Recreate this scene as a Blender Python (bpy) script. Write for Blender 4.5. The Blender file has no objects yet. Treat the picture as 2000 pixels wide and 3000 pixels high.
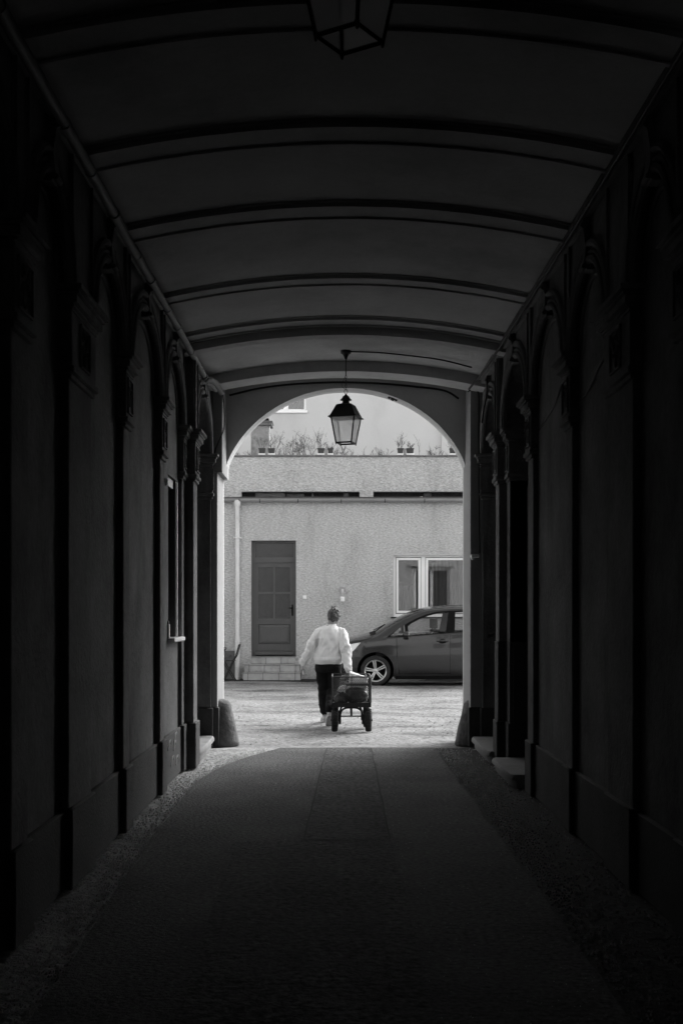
import bpy, bmesh, math, random
from mathutils import Vector, Matrix, noise
R = math.radians
random.seed(7)
scn = bpy.context.scene
col = scn.collection
# ------------------------------------------------------------------ camera
F = 3600.0; VX = 985.0; HY = 1795.0; CH = 1.5
cd = bpy.data.cameras.new('camera'); cam = bpy.data.objects.new('camera', cd); col.objects.link(cam)
cam.location = (0, 0, CH); cam.rotation_euler = (R(90), 0, 0)
cd.sensor_fit = 'VERTICAL'; cd.sensor_height = 36; cd.sensor_width = 24; cd.lens = F/3000*36
cd.shift_x = (1000-VX)/3000; cd.shift_y = (HY-1500)/3000
cd.clip_start = .05; cd.clip_end = 500
scn.camera = cam
# ------------------------------------------------------------------ light
SUN_EL, SUN_AZ = 36, 40          # azimuth from +Y towards +X
w = bpy.data.worlds.new('World'); scn.world = w; w.use_nodes = True
nt = w.node_tree; nt.nodes.clear()
sky = nt.nodes.new('ShaderNodeTexSky'); sky.sky_type = 'NISHITA'; sky.sun_disc = False
sky.sun_elevation = R(SUN_EL); sky.sun_rotation = R(SUN_AZ)
bw = nt.nodes.new('ShaderNodeRGBToBW'); bg = nt.nodes.new('ShaderNodeBackground'); out = nt.nodes.new('ShaderNodeOutputWorld')
nt.links.new(sky.outputs[0], bw.inputs[0]); nt.links.new(bw.outputs[0], bg.inputs[0]); nt.links.new(bg.outputs[0], out.inputs[0])
bg.inputs[1].default_value = .15
sd = bpy.data.lights.new('sun', 'SUN'); sd.energy = 1.15; sd.angle = R(34)
so = bpy.data.objects.new('sun', sd); col.objects.link(so)
dirv = Vector((math.sin(R(SUN_AZ))*math.cos(R(SUN_EL)), math.cos(R(SUN_AZ))*math.cos(R(SUN_EL)), math.sin(R(SUN_EL))))
so.rotation_euler = dirv.to_track_quat('Z', 'Y').to_euler(); so.location = (8, 20, 14)
scn.view_settings.view_transform = 'Standard'; scn.view_settings.look = 'None'
scn.view_settings.exposure = 1.9; scn.view_settings.gamma = 1
scn.cycles.max_bounces = 14; scn.cycles.diffuse_bounces = 8; scn.cycles.transparent_max_bounces = 16

# ------------------------------------------------------------------ materials
def mat(name, base, rough=.85, var=.12, vs=2.5, fine=.08, fs=45, bump=.3, bs=60, bd=.01, stretch=(1,1,1), rot=(0,0,0),
        spec=.25, metal=0, stain=0, stain_s=1.2, stain_st=(1,1,1), coat=0):
    m = bpy.data.materials.new(name); m.use_nodes = True
    n = m.node_tree.nodes; l = m.node_tree.links; b = n['Principled BSDF']
    b.inputs['Roughness'].default_value = rough; b.inputs['Metallic'].default_value = metal
    b.inputs['Specular IOR Level'].default_value = spec
    if coat: b.inputs['Coat Weight'].default_value = coat; b.inputs['Coat Roughness'].default_value = .05
    tc = n.new('ShaderNodeTexCoord')
    def nz(scale, st, ro, det=5, rg=.6):
        mp = n.new('ShaderNodeMapping'); mp.inputs['Scale'].default_value = st; mp.inputs['Rotation'].default_value = ro
        l.new(tc.outputs['Object'], mp.inputs[0])
        t = n.new('ShaderNodeTexNoise'); t.inputs['Scale'].default_value = scale; t.inputs['Detail'].default_value = det
        t.inputs['Roughness'].default_value = rg; l.new(mp.outputs[0], t.inputs['Vector']); return t.outputs['Fac']
    def math_(op, a, c):
        k = n.new('ShaderNodeMath'); k.operation = op
        for i, v in enumerate((a, c)):
            if hasattr(v, 'type') or hasattr(v, 'links'): l.new(v, k.inputs[i])
            else: k.inputs[i].default_value = v
        return k.outputs[0]
    # factor = 1 + var*(n-.5)*2 + fine*(n2-.5)*2
    v = math_('MULTIPLY', math_('SUBTRACT', nz(vs, (1,1,1), (0,0,0)), .5), var*4)
    f = math_('MULTIPLY', math_('SUBTRACT', nz(fs, stretch, rot, 3), .5), fine*4)
    t = math_('ADD', math_('ADD', v, f), 1.0)
    if stain:
        mr = n.new('ShaderNodeMapRange'); mr.inputs[1].default_value = .5; mr.inputs[2].default_value = .72
        l.new(nz(stain_s, stain_st, (0,0,0), 6, .65), mr.inputs[0])
        t = math_('MULTIPLY', t, math_('SUBTRACT', 1.0, math_('MULTIPLY', mr.outputs[0], stain)))
    t = math_('MAXIMUM', math_('MULTIPLY', t, base), .002)
    cc = n.new('ShaderNodeCombineColor')
    for i in range(3): l.new(t, cc.inputs[i])
    l.new(cc.outputs[0], b.inputs['Base Color'])
    if bump:
        bp = n.new('ShaderNodeBump'); bp.inputs['Strength'].default_value = bump; bp.inputs['Distance'].default_value = bd
        l.new(nz(bs, stretch, rot, 4), bp.inputs['Height']); l.new(bp.outputs[0], b.inputs['Normal'])
    return m
def glass(name, tint=.9, mixf=.25, rough=.02, tr=.8):
    m = bpy.data.materials.new(name); m.use_nodes = True
    n = m.node_tree.nodes; l = m.node_tree.links; n.clear()
    o = n.new('ShaderNodeOutputMaterial'); mx = n.new('ShaderNodeMixShader'); g = n.new('ShaderNodeBsdfGlossy'); t = n.new('ShaderNodeBsdfTransparent')
    fr = n.new('ShaderNodeFresnel'); fr.inputs[0].default_value = 1.5
    ad = n.new('ShaderNodeMath'); ad.operation = 'ADD'; ad.inputs[1].default_value = mixf; l.new(fr.outputs[0], ad.inputs[0])
    g.inputs['Roughness'].default_value = rough; g.inputs['Color'].default_value = (tint,)*3+(1,)
    t.inputs['Color'].default_value = (tr,)*3+(1,)
    l.new(ad.outputs[0], mx.inputs[0]); l.new(t.outputs[0], mx.inputs[1]); l.new(g.outputs[0], mx.inputs[2]); l.new(mx.outputs[0], o.inputs[0])
    return m
def milk(name, c=.7, tr=.45):
    m = bpy.data.materials.new(name); m.use_nodes = True
    n = m.node_tree.nodes; l = m.node_tree.links; n.clear()
    o = n.new('ShaderNodeOutputMaterial'); mx = n.new('ShaderNodeMixShader'); a = n.new('ShaderNodeBsdfTranslucent'); t = n.new('ShaderNodeBsdfTransparent')
    tx = n.new('ShaderNodeTexNoise'); tx.inputs['Scale'].default_value = 9; tc = n.new('ShaderNodeTexCoord'); l.new(tc.outputs['Object'], tx.inputs['Vector'])
    mr = n.new('ShaderNodeMapRange'); mr.inputs[3].default_value = c*.7; mr.inputs[4].default_value = c; l.new(tx.outputs[0], mr.inputs[0])
    l.new(mr.outputs[0], a.inputs['Color']); t.inputs['Color'].default_value = (.9,)*3+(1,)
    mx.inputs[0].default_value = tr; l.new(a.outputs[0], mx.inputs[1]); l.new(t.outputs[0], mx.inputs[2]); l.new(mx.outputs[0], o.inputs[0])
    return m
M = dict(
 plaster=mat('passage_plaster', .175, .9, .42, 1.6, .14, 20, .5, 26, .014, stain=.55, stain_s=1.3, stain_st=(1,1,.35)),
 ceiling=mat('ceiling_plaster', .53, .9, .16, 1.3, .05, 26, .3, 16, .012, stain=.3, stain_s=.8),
 plinth=mat('plinth_stone', .07, .85, .2, 3, .12, 40, .5, 50, .01, stain=.3),
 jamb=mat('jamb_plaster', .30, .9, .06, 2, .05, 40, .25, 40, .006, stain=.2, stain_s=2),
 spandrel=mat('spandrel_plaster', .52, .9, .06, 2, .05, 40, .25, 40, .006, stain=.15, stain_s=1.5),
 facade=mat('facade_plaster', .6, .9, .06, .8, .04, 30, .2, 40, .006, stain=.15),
 pebble=mat('pebbledash', .56, .95, .09, .8, .32, 17, 1.0, 19, .05, stretch=(1,1,2.1), rot=(0, R(-33), 0), stain=.26, stain_s=1.5, stain_st=(1,1,.28)),
 smooth=mat('smooth_render', .55, .9, .06, .5, .03, 20, .15, 25, .01, stain=.16, stain_s=.45, stain_st=(1,1,.5)),
 gravel=mat('gravel', .25, .95, .3, .9, .55, 26, 1.0, 24, .03, stretch=(.8,1.1,1), rot=(0,0,R(25)), stain=.75, stain_s=1.1, stain_st=(.45,1.2,1)),
 asphalt=mat('asphalt', .096, .85, .4, 1.1, .95, 34, 1.0, 38, .03, spec=.25, stain=.4, stain_s=1.2),
 asphalt2=mat('asphalt_patch', .082, .88, .4, 1.3, 1.2, 26, 1.0, 28, .045, spec=.25, stain=.4, stain_s=1.6),
 edge_lane=mat('lane_concrete', .30, .9, .35, 2, .6, 22, .9, 18, .04, stain=.45, stain_s=2.2),
 dirt=mat('dark_dirt', .05, .95, .3, 2, .5, 30, 1.0, 30, .035, stain=.4),
 step=mat('step_stone', .24, .8, .15, 3, .1, 40, .35, 40, .01, stain=.5, stain_s=3),
 stone=mat('guard_stone', .15, .85, .35, 7, .25, 30, .9, 26, .02, stain=.3, stain_s=6),
 iron=mat('black_iron', .012, .5, .2, 8, .1, 60, .15, 60, .003, spec=.4),
 wood=mat('painted_wood', .075, .5, .1, 3, .1, 30, .15, 25, .003, stretch=(3,3,.5), spec=.4),
 darkdoor=mat('dark_door', .03, .6, .2, 3, .1, 30, .2, 25, .003, spec=.3),
 white=mat('white_plastic', .88, .45, .03, 4, .02, 30, .03, 30, .002, spec=.5),
 zinc=mat('zinc', .30, .45, .12, 3, .08, 25, .1, 20, .004, metal=.5, spec=.5),
 zincl=mat('painted_zinc', .66, .5, .12, 3, .08, 25, .1, 20, .004, spec=.4),
 tile=mat('pale_tile', .38, .6, .12, 4, .08, 14, .2, 14, .006, stain=.35, stain_s=5, spec=.4),
 grout=mat('grout', .03, .95), moss=mat('mossy_roof', .09, .95, .4, 6, .4, 30, .8, 30, .03),
 void=mat('void_shade', .02, .9, .3, 3), coping=mat('coping_stone', .16, .9, .3, 5, .25, 25, .7, 25, .02),  # void: near-black colour standing in for the shade of dark openings
 brick=mat('old_brick', .13, .9, .4, 9, .25, 30, .7, 30, .015), mortar=mat('mortar', .13, .9),
 twig=mat('bare_twig', .07, .9, .3, 9), leaf=mat('withered_leaf', .09, .8, .4, 20), terracotta=mat('planter_plastic', .055, .6, .15, 9),
 paint=mat('car_paint', .016, .22, .05, 2, .0, 30, 0, spec=.45, coat=.5, metal=.2),
 trim=mat('black_trim', .006, .6, .1, 5, 0, 30, 0, spec=.05), rubber=mat('tyre_rubber', .022, .85, .15, 9, .1, 60, .3, 60, .004),
 alloy=mat('alloy', .55, .3, .03, 5, 0, 30, 0, metal=.8), lens=mat('headlamp', .6, .12, .1, 14, 0, 30, 0, spec=.8, coat=1),
 seat=mat('seat_fabric', .03, .9), skin=mat('skin', .20, .55, .08, 14, .04, 80, .1, 120, .002),
 hair=mat('dark_hair', .055, .5, .5, 22, .6, 70, .9, 90, .01, stretch=(1,1,.2)),
 jersey=mat('sweatshirt', .58, .9, .04, 6, .03, 90, .2, 140, .003), trousers=mat('black_trousers', .007, .9, .15, 8, .1, 90, .2, 90, .004, spec=.1),
 shoe=mat('pale_shoe', .36, .6, .2, 20), cloth=mat('white_cloth', .6, .8, .05, 8, .03, 40, .2, 30, .01),
 bag=mat('dark_bag', .03, .35, .3, 7, .1, 30, .4, 14, .02, spec=.5), card=mat('cardboard', .22, .8, .1, 7),
 pipe=mat('grey_pipe', .20, .6, .15, 5), cable=mat('black_cable', .02, .6), chalk=mat('chalk_paint', .5, .9),
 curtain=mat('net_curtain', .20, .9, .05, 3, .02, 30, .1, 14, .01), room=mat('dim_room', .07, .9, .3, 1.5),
 dglass=mat('patterned_glass', .022, .16, .15, 4, .1, 40, .5, 32, .006, spec=.6), pebbles=mat('loose_stone', .8, .9, .3, 60),
 chimney=mat('patchy_render', .30, .95, .4, 4, .2, 20, .6, 20, .02, stain=.4, stain_s=5),
)
M['wglass'] = glass('window_glass', .9, .03, .01, .75)
M['cglass'] = glass('car_glass', .95, .02, .01, .82)
M['lglass'] = milk('frosted_pane', 1.0, .5)
M['globe'] = milk('clear_globe', 1.0, .72)

# ------------------------------------------------------------------ mesh builder
class MB:
    def __init__(s): s.v = []; s.f = []
    def quad(s, *p): i = len(s.v); s.v += [Vector(q) for q in p]; s.f.append(tuple(range(i, i+len(p)))); return s
    def box(s, x0, x1, y0, y1, z0, z1, bev=0):
        if x0 > x1: x0, x1 = x1, x0
        if bev:
            c = []
            for (zz, k) in ((z0, bev), (z0+bev, 0), (z1-bev, 0), (z1, bev)):
                b = bev
                ring = [(x0+k+b, y0+k), (x1-k-b, y0+k), (x1-k, y0+k+b), (x1-k, y1-k-b), (x1-k-b, y1-k), (x0+k+b, y1-k), (x0+k, y1-k-b), (x0+k, y0+k+b)]
                c.append([Vector((a, q, zz)) for a, q in ring])
            return s.rings(c, True)
        i = len(s.v)
        s.v += [Vector(p) for p in ((x0,y0,z0),(x1,y0,z0),(x1,y1,z0),(x0,y1,z0),(x0,y0,z1),(x1,y0,z1),(x1,y1,z1),(x0,y1,z1))]
        s.f += [tuple(i+k for k in q) for q in ((3,2,1,0),(4,5,6,7),(0,1,5,4),(1,2,6,5),(2,3,7,6),(3,0,4,7))]
        return s
    def rings(s, rs, cap=True, closed=False):
        n = len(rs[0]); i0 = len(s.v)
        for r in rs: s.v += [Vector(p) for p in r]
        m = len(rs)
        for a in range(m if closed else m-1):
            b = (a+1) % m
            for k in range(n):
                k2 = (k+1) % n
                s.f.append((i0+a*n+k, i0+a*n+k2, i0+b*n+k2, i0+b*n+k))
        if cap and not closed:
            s.f.append(tuple(i0+k for k in reversed(range(n)))); s.f.append(tuple(i0+(m-1)*n+k for k in range(n)))
        return s
    def tube(s, pts, r, n=8, closed=False, cap=True, flat=1.0, side=None):
        pts = [Vector(p) for p in pts]; m = len(pts)
        rr = r if isinstance(r, (list, tuple)) else [r]*m
        rs = []; prev = None
        for i, p in enumerate(pts):
            if closed: t = pts[(i+1) % m]-pts[i-1]
            else: t = pts[min(i+1, m-1)]-pts[max(i-1, 0)]
            t = t.normalized() if t.length > 1e-9 else Vector((0,0,1))
            if prev is None:
                u = Vector(side) if side else (Vector((0,0,1)) if abs(t.z) < .9 else Vector((1,0,0)))
            else: u = prev
            u = (u-t*u.dot(t)); u = u.normalized() if u.length > 1e-6 else t.orthogonal().normalized()
            prev = u; w_ = t.cross(u)
            q = rr[i]; a, b = q if isinstance(q, (list, tuple)) else (q, q*flat)
            rs.append([p+u*a*math.cos(2*math.pi*k/n)+w_*b*math.sin(2*math.pi*k/n) for k in range(n)])
        return s.rings(rs, cap, closed)
    def lathe(s, prof, c, axis='Z', n=24, cap=True):
        rs = []
        for (r, h) in prof:
            ring = []
            for k in range(n):
                a = 2*math.pi*k/n; x, y = r*math.cos(a), r*math.sin(a)
                q = (x, y, h) if axis == 'Z' else ((h, x, y) if axis == 'X' else (y, h, x))
                ring.append(Vector(c)+Vector(q))
            rs.append(ring)
        return s.rings(rs, cap)
    def prism(s, poly, axis, a, b):   # poly 2d: axis 'X' -> (y,z); 'Y' -> (x,z); 'Z' -> (x,y)
        def P(u, v, t): return Vector((t,u,v)) if axis == 'X' else (Vector((u,t,v)) if axis == 'Y' else Vector((u,v,t)))
        return s.rings([[P(u, v, a) for u, v in poly], [P(u, v, b) for u, v in poly]], True)
    def add(s, o):
        i = len(s.v); s.v += [v.copy() for v in o.v]; s.f += [tuple(i+k for k in f) for f in o.f]; return s
    def xf(s, mtx, start=0):
        for k in range(start, len(s.v)): s.v[k] = mtx @ s.v[k]
        return s
ORG = {}
def org(p):
    while p is not None:
        if p in ORG: return ORG[p]
        p = None
    return Vector((0,0,0))
def mesh_of(name, mb, smooth=False):
    me = bpy.data.meshes.new(name); me.from_pydata([tuple(v) for v in mb.v], [], mb.f); me.validate()
    bm = bmesh.new(); bm.from_mesh(me); bmesh.ops.recalc_face_normals(bm, faces=bm.faces); bm.to_mesh(me); bm.free()
    if smooth:
        for p in me.polygons: p.use_smooth = True
        if smooth == 'auto': me.set_sharp_from_angle(angle=R(38))
    return me
def obj(name, mb, m, parent=None, loc=None, smooth='auto', **kw):
    if parent is not None: o_ = ORG[parent.name]
    else: o_ = Vector(loc) if loc else Vector((0,0,0))
    for v in mb.v: v -= o_
    me = mesh_of(name, mb, smooth); me.materials.append(M[m] if isinstance(m, str) else m)
    o = bpy.data.objects.new(name, me); col.objects.link(o)
    if parent is not None: o.parent = parent
    else: o.location = o_
    ORG[o.name] = o_.copy()
    for k, v in kw.items(): o[k] = v
    return o
def thing(name, loc, label, category, group=None):
    e = bpy.data.objects.new(name, None); col.objects.link(e); e.location = loc; e.empty_display_size = .2
    ORG[e.name] = Vector(loc); e['label'] = label; e['category'] = category
    if group: e['group'] = group
    return e
def copy_tree(o, parent=None):
    c = o.copy(); col.objects.link(c); c.parent = parent; ORG[c.name] = ORG[o.name]
    for ch in list(o.children): copy_tree(ch, c)
    return c
def arc(cx, cz, r, a0, a1, n): return [(cx+r*math.cos(R(a0+(a1-a0)*i/n)), cz+r*math.sin(R(a0+(a1-a0)*i/n))) for i in range(n+1)]

# ------------------------------------------------------------------ ground
XC = .085; HWV = 1.60
def vault(x, spring=4.05, rise=.19): return spring + rise*(1-min(1.3, abs(x-XC)/HWV)**2)
g = MB(); gx = [-60,-20,-8]+[-4+.045*k for k in range(178)]+[8,20,60]; gy = [13.66+.045*k*(1+k*.0028) for k in range(208)]+[30,60,120]
def ground_h(x, y):
    p = Vector((x*.8, y*1.15, 0))
    h = 1.45*(.018*noise.noise(p*.9)+.009*noise.noise(p*2.6+Vector((5,0,0)))+.005*noise.noise(p*7.5)+.007*noise.noise(p*17))
    rr = noise.noise(Vector((x*.5, y*1.6, 9)))
    h -= .02*max(0, rr-.18)
    return h*min(1, (y-13.66)/.5)-.012
for y in gy:
    for x in gx: g.v.append(Vector((x, y, ground_h(x, y) if abs(x) < 5 and y < 29 else -.012)))
nx = len(gx)
for j in range(len(gy)-1):
    for i in range(nx-1): g.f.append((j*nx+i, j*nx+i+1, (j+1)*nx+i+1, (j+1)*nx+i))
obj('courtyard_ground', g, 'gravel', kind='structure', smooth=True)
g = MB().quad((-2.4,-4,-.016),(2.6,-4,-.016),(2.6,13.66,-.016),(-2.4,13.66,-.016))
obj('passage_floor', g, 'edge_lane', kind='structure')
def wob(x, y, a=.02): return x + a*noise.noise(Vector((x*3, y*1.7, 0))) + a*.5*noise.noise(Vector((x*9, y*6, 4)))
def lane(name, fx0, fx1, y0, y1, z, m, a=.02):
    mb = MB(); n = int((y1-y0)/.12); prev = None
    for i in range(n+1):
        y = y0+(y1-y0)*i/n
        p = [Vector((wob(fx0(y), y, a), y, z)), Vector((wob(fx1(y), y, a), y, z))]
        if prev: mb.quad(prev[0], prev[1], p[1], p[0])
        prev = p
    return obj(name, mb, m, kind='structure')
def left_edge(y): return -1.12-.12*max(0, min(1, (y-4.5)/4)) + (.62*max(0, (y-10.6)/3.05)**2)
lane('driveway', left_edge, lambda y: 1.09, -4, 13.67, 0.0, 'asphalt')
lane('driveway_patch', lambda y: -.205+.012*(y-8.5)*1.6, lambda y: .352+.006*(y-8), 8.1, 13.64, .004, 'asphalt2', .006)
lane('driveway_patch', lambda y: -.50-.02*y, lambda y: .36, 4.0, 8.02, .004, 'asphalt2', .02)
lane('dirt_verge', lambda y: 1.092, lambda y: 2.5, -4, 13.67, -.006, 'dirt', .02)
def seam(y0, y1, fx, w=.012): lane('paving_seam', lambda y: fx(y)-w/2, lambda y: fx(y)+w/2, y0, y1, .007, 'grout', .008)
seam(8.1, 13.6, lambda y: -.205+.0192*(y-8.5)); seam(8.1, 13.6, lambda y: .352+.006*(y-8))
# loose stones
def stones(name, fn, n, smin, smax, m):
    mb = MB()
    for _ in range(n):
        x, y = fn(); s = random.uniform(smin, smax); a = random.uniform(0, 6.3)
        i = len(mb.v); ps = []
        for k in range(5): ps.append(Vector((x+s*math.cos(a+k*1.257)*random.uniform(.7,1.2), y+s*math.sin(a+k*1.257)*random.uniform(.7,1.2), -.006+s*.15)))
        mb.v += ps+[Vector((x+s*.2, y, s*random.uniform(.5,.9)))]
        for k in range(5): mb.f.append((i+k, i+(k+1)%5, i+5))
    return obj(name, mb, m, kind='stuff', smooth=False, label='loose gravel scattered over the ground', category='gravel')
def lf():
    y = random.uniform(3.6, 13.6); return (left_edge(y)-abs(random.gauss(0, .14)), y)
def rf():
    y = random.uniform(3.6, 13.6); return (random.choice((1.12+abs(random.gauss(0,.12)), random.uniform(1.1, 1.6))), y)
def mf(): 
    y = random.triangular(3.6, 13.6, 4); return (random.gauss(0, .8), y)
st = stones('gravel_scatter', lf, 1800, .003, .011, 'pebbles'); 
st2 = stones('gravel_scatter', rf, 2600, .003, .009, 'pebbles')
st3 = stones('gravel_scatter', mf, 1500, .0025, .006, 'pebbles')
st4 = stones('gravel_scatter', lambda: (random.uniform(-3, 3), random.triangular(13.8, 27.5, 15)), 900, .006, .014, 'gravel')
st['label'] = 'loose grit along the left edge of the driveway'; st2['label'] = 'grit scattered over the dark verge on the right'
st3['label'] = 'fine grit lying on the asphalt driveway'; st4['label'] = 'loose gravel lying on the bright courtyard ground'

# ------------------------------------------------------------------ gateway building
GB = thing('gateway_building', (0, 13.75, 0), 'dark plastered gateway building with a long vaulted carriage passage through it', 'building')
ZT = 4.35
# side walls
LP, RP = -1.492, 1.643
wl = MB()
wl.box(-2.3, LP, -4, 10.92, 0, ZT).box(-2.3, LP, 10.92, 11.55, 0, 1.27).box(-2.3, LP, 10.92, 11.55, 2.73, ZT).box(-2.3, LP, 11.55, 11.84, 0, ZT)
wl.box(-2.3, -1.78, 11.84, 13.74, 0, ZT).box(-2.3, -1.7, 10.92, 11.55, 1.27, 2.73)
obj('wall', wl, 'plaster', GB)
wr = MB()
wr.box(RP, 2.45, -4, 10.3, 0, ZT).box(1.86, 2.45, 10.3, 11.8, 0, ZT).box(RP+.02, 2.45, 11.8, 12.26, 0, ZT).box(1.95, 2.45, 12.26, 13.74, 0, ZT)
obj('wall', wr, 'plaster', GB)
obj('rear_light_block', MB().box(-1.5, 1.65, -4.06, -3.9, 0, 4.1), 'darkdoor', GB)  # unseen panel added behind the camera to close off light from the rear
# plinths along panels
def plinth(side, xp, y0, y1):
    x1 = xp+.03 if side < 0 else xp-.03
    obj('plinth', MB().box(xp+(-.05 if side < 0 else .05), x1, y0, y1, 0, .425, .006), 'plinth', GB)
for (a, b) in ((-4,5.47),(5.77,6.65),(7.28,8.36),(8.59,10.1),(10.33,11.6)): plinth(-1, LP, a, b)
for (a, b) in ((-4,5.47),(5.77,6.65),(7.28,8.36),(8.59,10.02)): plinth(1, RP, a, b)
def scroll(mb, cx, cz, s, place):
    # acanthus-like curls drawn with thin tubes; place(u,v)->3d
    for (ox, oz, r, d, a0) in ((-.25,.3,.22,1,0),(.25,.22,.2,-1,90),(-.2,-.1,.2,-1,200),(.22,-.2,.22,1,20),(0,-.36,.16,1,120),(0,.02,.1,-1,0)):
        pts = []
        for k in range(12):
            t = k/11; a = R(a0)+d*t*5.2; rr = r*(1-.75*t)
            pts.append(place(cx+(ox+rr*math.cos(a))*s, cz+(oz+rr*math.sin(a)*1.1)*s*1.25))
        mb.tube(pts, [s*.07*(1-.5*k/11) for k in range(12)], 6)
def pilaster(side, y0, y1, xf, depth=.16, upper=True, plin=True, cam_face_panel=True, z_up=4.0, steps=False):
    """shaft with plinth, necking, frieze with relief, moulded capital"""
    S = -1 if side < 0 else 1           # xf is nearer the axis; wall lies at xf + S*depth
    xb = xf + S*depth; i = -S           # towards axis
    root = obj('pilaster', MB().box(xb, xf, y0, y1, .43, 2.79, .006), 'plaster', GB)
    obj('pilaster_base', MB().box(xb, xf+i*.025, y0-.022, y1+.022, 0, .44, .008), 'plinth', root)
    nk = MB().box(xb, xf+i*.018, y0-.018, y1+.018, 2.765, 2.795, .004).box(xb, xf+i*.036, y0-.036, y1+.036, 2.795, 2.835, .006)
    nk.box(xb, xf+i*.022, y0-.022, y1+.022, 2.835, 3.13, .004)
    obj('frieze', nk, 'plaster', root)
    cp = MB(); z = 3.13
    for (h, p) in ((.02,.026),(.018,.036),(.045,.056),(.018,.070),(.035,.088)):
        cp.box(xb, xf+i*p, y0-p, y1+p, z, z+h-.002, .003); z += h
    obj('capital', cp, 'plaster', root)
    rl = MB()
    yc = (y0+y1)/2; wd = max(.1, min(.3, (y1-y0))-.05)
    xs = xf+i*.026
    for a in (yc-wd/2, yc+wd/2): rl.box(xs-.008, xs+.008, a-.006, a+.006, 2.87, 3.1)
    for zz in (2.87, 3.1): rl.box(xs-.008, xs+.008, yc-wd/2, yc+wd/2, zz-.006, zz+.006)
    scroll(rl, yc, 2.985, wd*.62, lambda u, v: Vector((xs, u, v)))
    if depth > .13:
        ys = y0-.026; xc = (xf+xb)/2+.01*i; wx = min(depth-.03, .2)
        for a in (xc-wx/2, xc+wx/2): rl.box(a-.006, a+.006, ys-.008, ys+.008, 2.87, 3.1)
        for zz in (2.87, 3.1): rl.box(xc-wx/2, xc+wx/2, ys-.008, ys+.008, zz-.006, zz+.006)
        scroll(rl, xc, 2.985, wx*.62, lambda u, v: Vector((u, ys, v)))
    obj('relief_panel', rl, 'plaster', root)
    if upper:
        u = MB().box(xb, xf+i*.004, y0+.012, y1-.012, 3.26, z_up, .004)
        u.box(xb, xf+i*.02, y0+.03, y0+.045, 3.26, z_up).box(xb, xf+i*.02, y1-.045, y1-.03, 3.26, z_up)
        obj('upper_strip', u, 'plaster', root)
    return root
LF = -1.446; RF = 1.602
for (a, b) in ((5.47,5.77),(8.36,8.59),(10.1,10.33)):
    pilaster(-1, a, b, LF, .1); 
for (a, b) in ((5.47,5.77),(8.36,8.60),(10.02,10.28)):
    pilaster(1, a, b, RF, .1)
for (sd_, xf, xw) in ((-1, LF-.0, LP), (1, RF, RP)):
    pilaster(sd_, 6.65, 7.26, xf, .1)
    pilaster(sd_, 1.6, 2.0, xf, .1); pilaster(sd_, 3.6, 3.9, xf, .1)
# stepped piers flanking the far bays
pilaster(-1, 11.6, 11.83, -1.456, .09); pilaster(-1, 11.84, 12.15, -1.374, .45)
pilaster(1, 11.8, 12.03, 1.67, .24); pilaster(1, 12.04, 12.28, 1.59, .40)
# far end reveal pilasters
pilaster(-1, 13.70, 13.76, -1.397, .42); pilaster(1, 13.70, 13.76, 1.627, .36)
# arches between pilasters
def arch_bay(side, xp, xf, y0, y1, zs=3.26, ztop=4.0, crown=3.86):
    S = -1 if side < 0 else 1; i = -S
    yc = (y0+y1)/2; hw = (y1-y0)/2; rr = crown-zs; n = 20
    sh = MB()
    pts = [(yc-hw*math.cos(math.pi*k/n), zs+rr*math.sin(math.pi*k/n)) for k in range(n+1)]
    xa, xb = xf, xp+S*.03
    for k in range(n):
        (ya, za), (yb, zb) = pts[k], pts[k+1]
        sh.rings([[ (x, ya, za), (x, yb, zb), (x, yb, ztop), (x, ya, ztop)] for x in (xb, xa)], True)
    root = obj('arch', sh, 'plaster', GB, smooth=False)
    mo = MB()
    for (off, r, pr) in ((.0, .028, .014), (.045, .014, .014), (.10, .026, .012)):
        q = [(yc-(hw-.03+off*.9)*math.cos(math.pi*k/24), zs+(rr-.03+off)*math.sin(math.pi*k/24)) for k in range(25)]
        mo.tube([Vector((xf+i*pr*.5, a, min(b, ztop-.01))) for a, b in q if b < ztop], r, 8, cap=True)
    obj('archivolt', mo, 'plaster', root)
    inner = MB()
    q = [(yc-(hw-.12)*math.cos(math.pi*k/24), zs+(rr-.12)*math.sin(math.pi*k/24)) for k in range(25)]
    inner.tube([Vector((xp+i*.004, a, b)) for a, b in q], .014, 8)
    obj('inner_moulding', inner, 'plaster', root)
    ks = MB()
    prof = [(crown-.09, .02), (crown-.06, .042), (crown, .034), (crown+.06, .03), (ztop-.05, .05), (ztop-.005, .052)]
    ks.rings([[(xf-i*.03, yc-.05, z), (xf+i*d, yc-.05, z), (xf+i*d, yc+.05, z), (xf-i*.03, yc+.05, z)] for z, d in prof])
    ks.tube([Vector((xf+i*.05, yc-.055, ztop-.05)), Vector((xf+i*.05, yc+.055, ztop-.05))], .018, 10)
    ks.tube([Vector((xf+i*.04, yc-.052, crown-.07)), Vector((xf+i*.04, yc+.052, crown-.07))], .016, 10)
    obj('keystone', ks, 'plaster', root)
for (a, b) in ((2.0,3.6),(3.9,5.47),(5.77,6.65),(7.26,8.36),(8.59,10.1),(10.33,11.6)): arch_bay(-1, LP, LF, a, b, crown=3.83 if b-a > 1.2 else 3.76)
for (a, b) in ((2.0,3.6),(3.9,5.47),(5.77,6.65),(7.26,8.36),(8.60,10.02),(10.28,11.8)): arch_bay(1, RP if b < 11 else 1.86, RF, a, b, crown=3.83 if b-a > 1.2 else 3.76)
arch_bay(-1, -1.6, -1.40, 12.15, 13.70, crown=3.84); arch_bay(1, 1.8, 1.627, 12.28, 13.70, crown=3.84)
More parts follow.
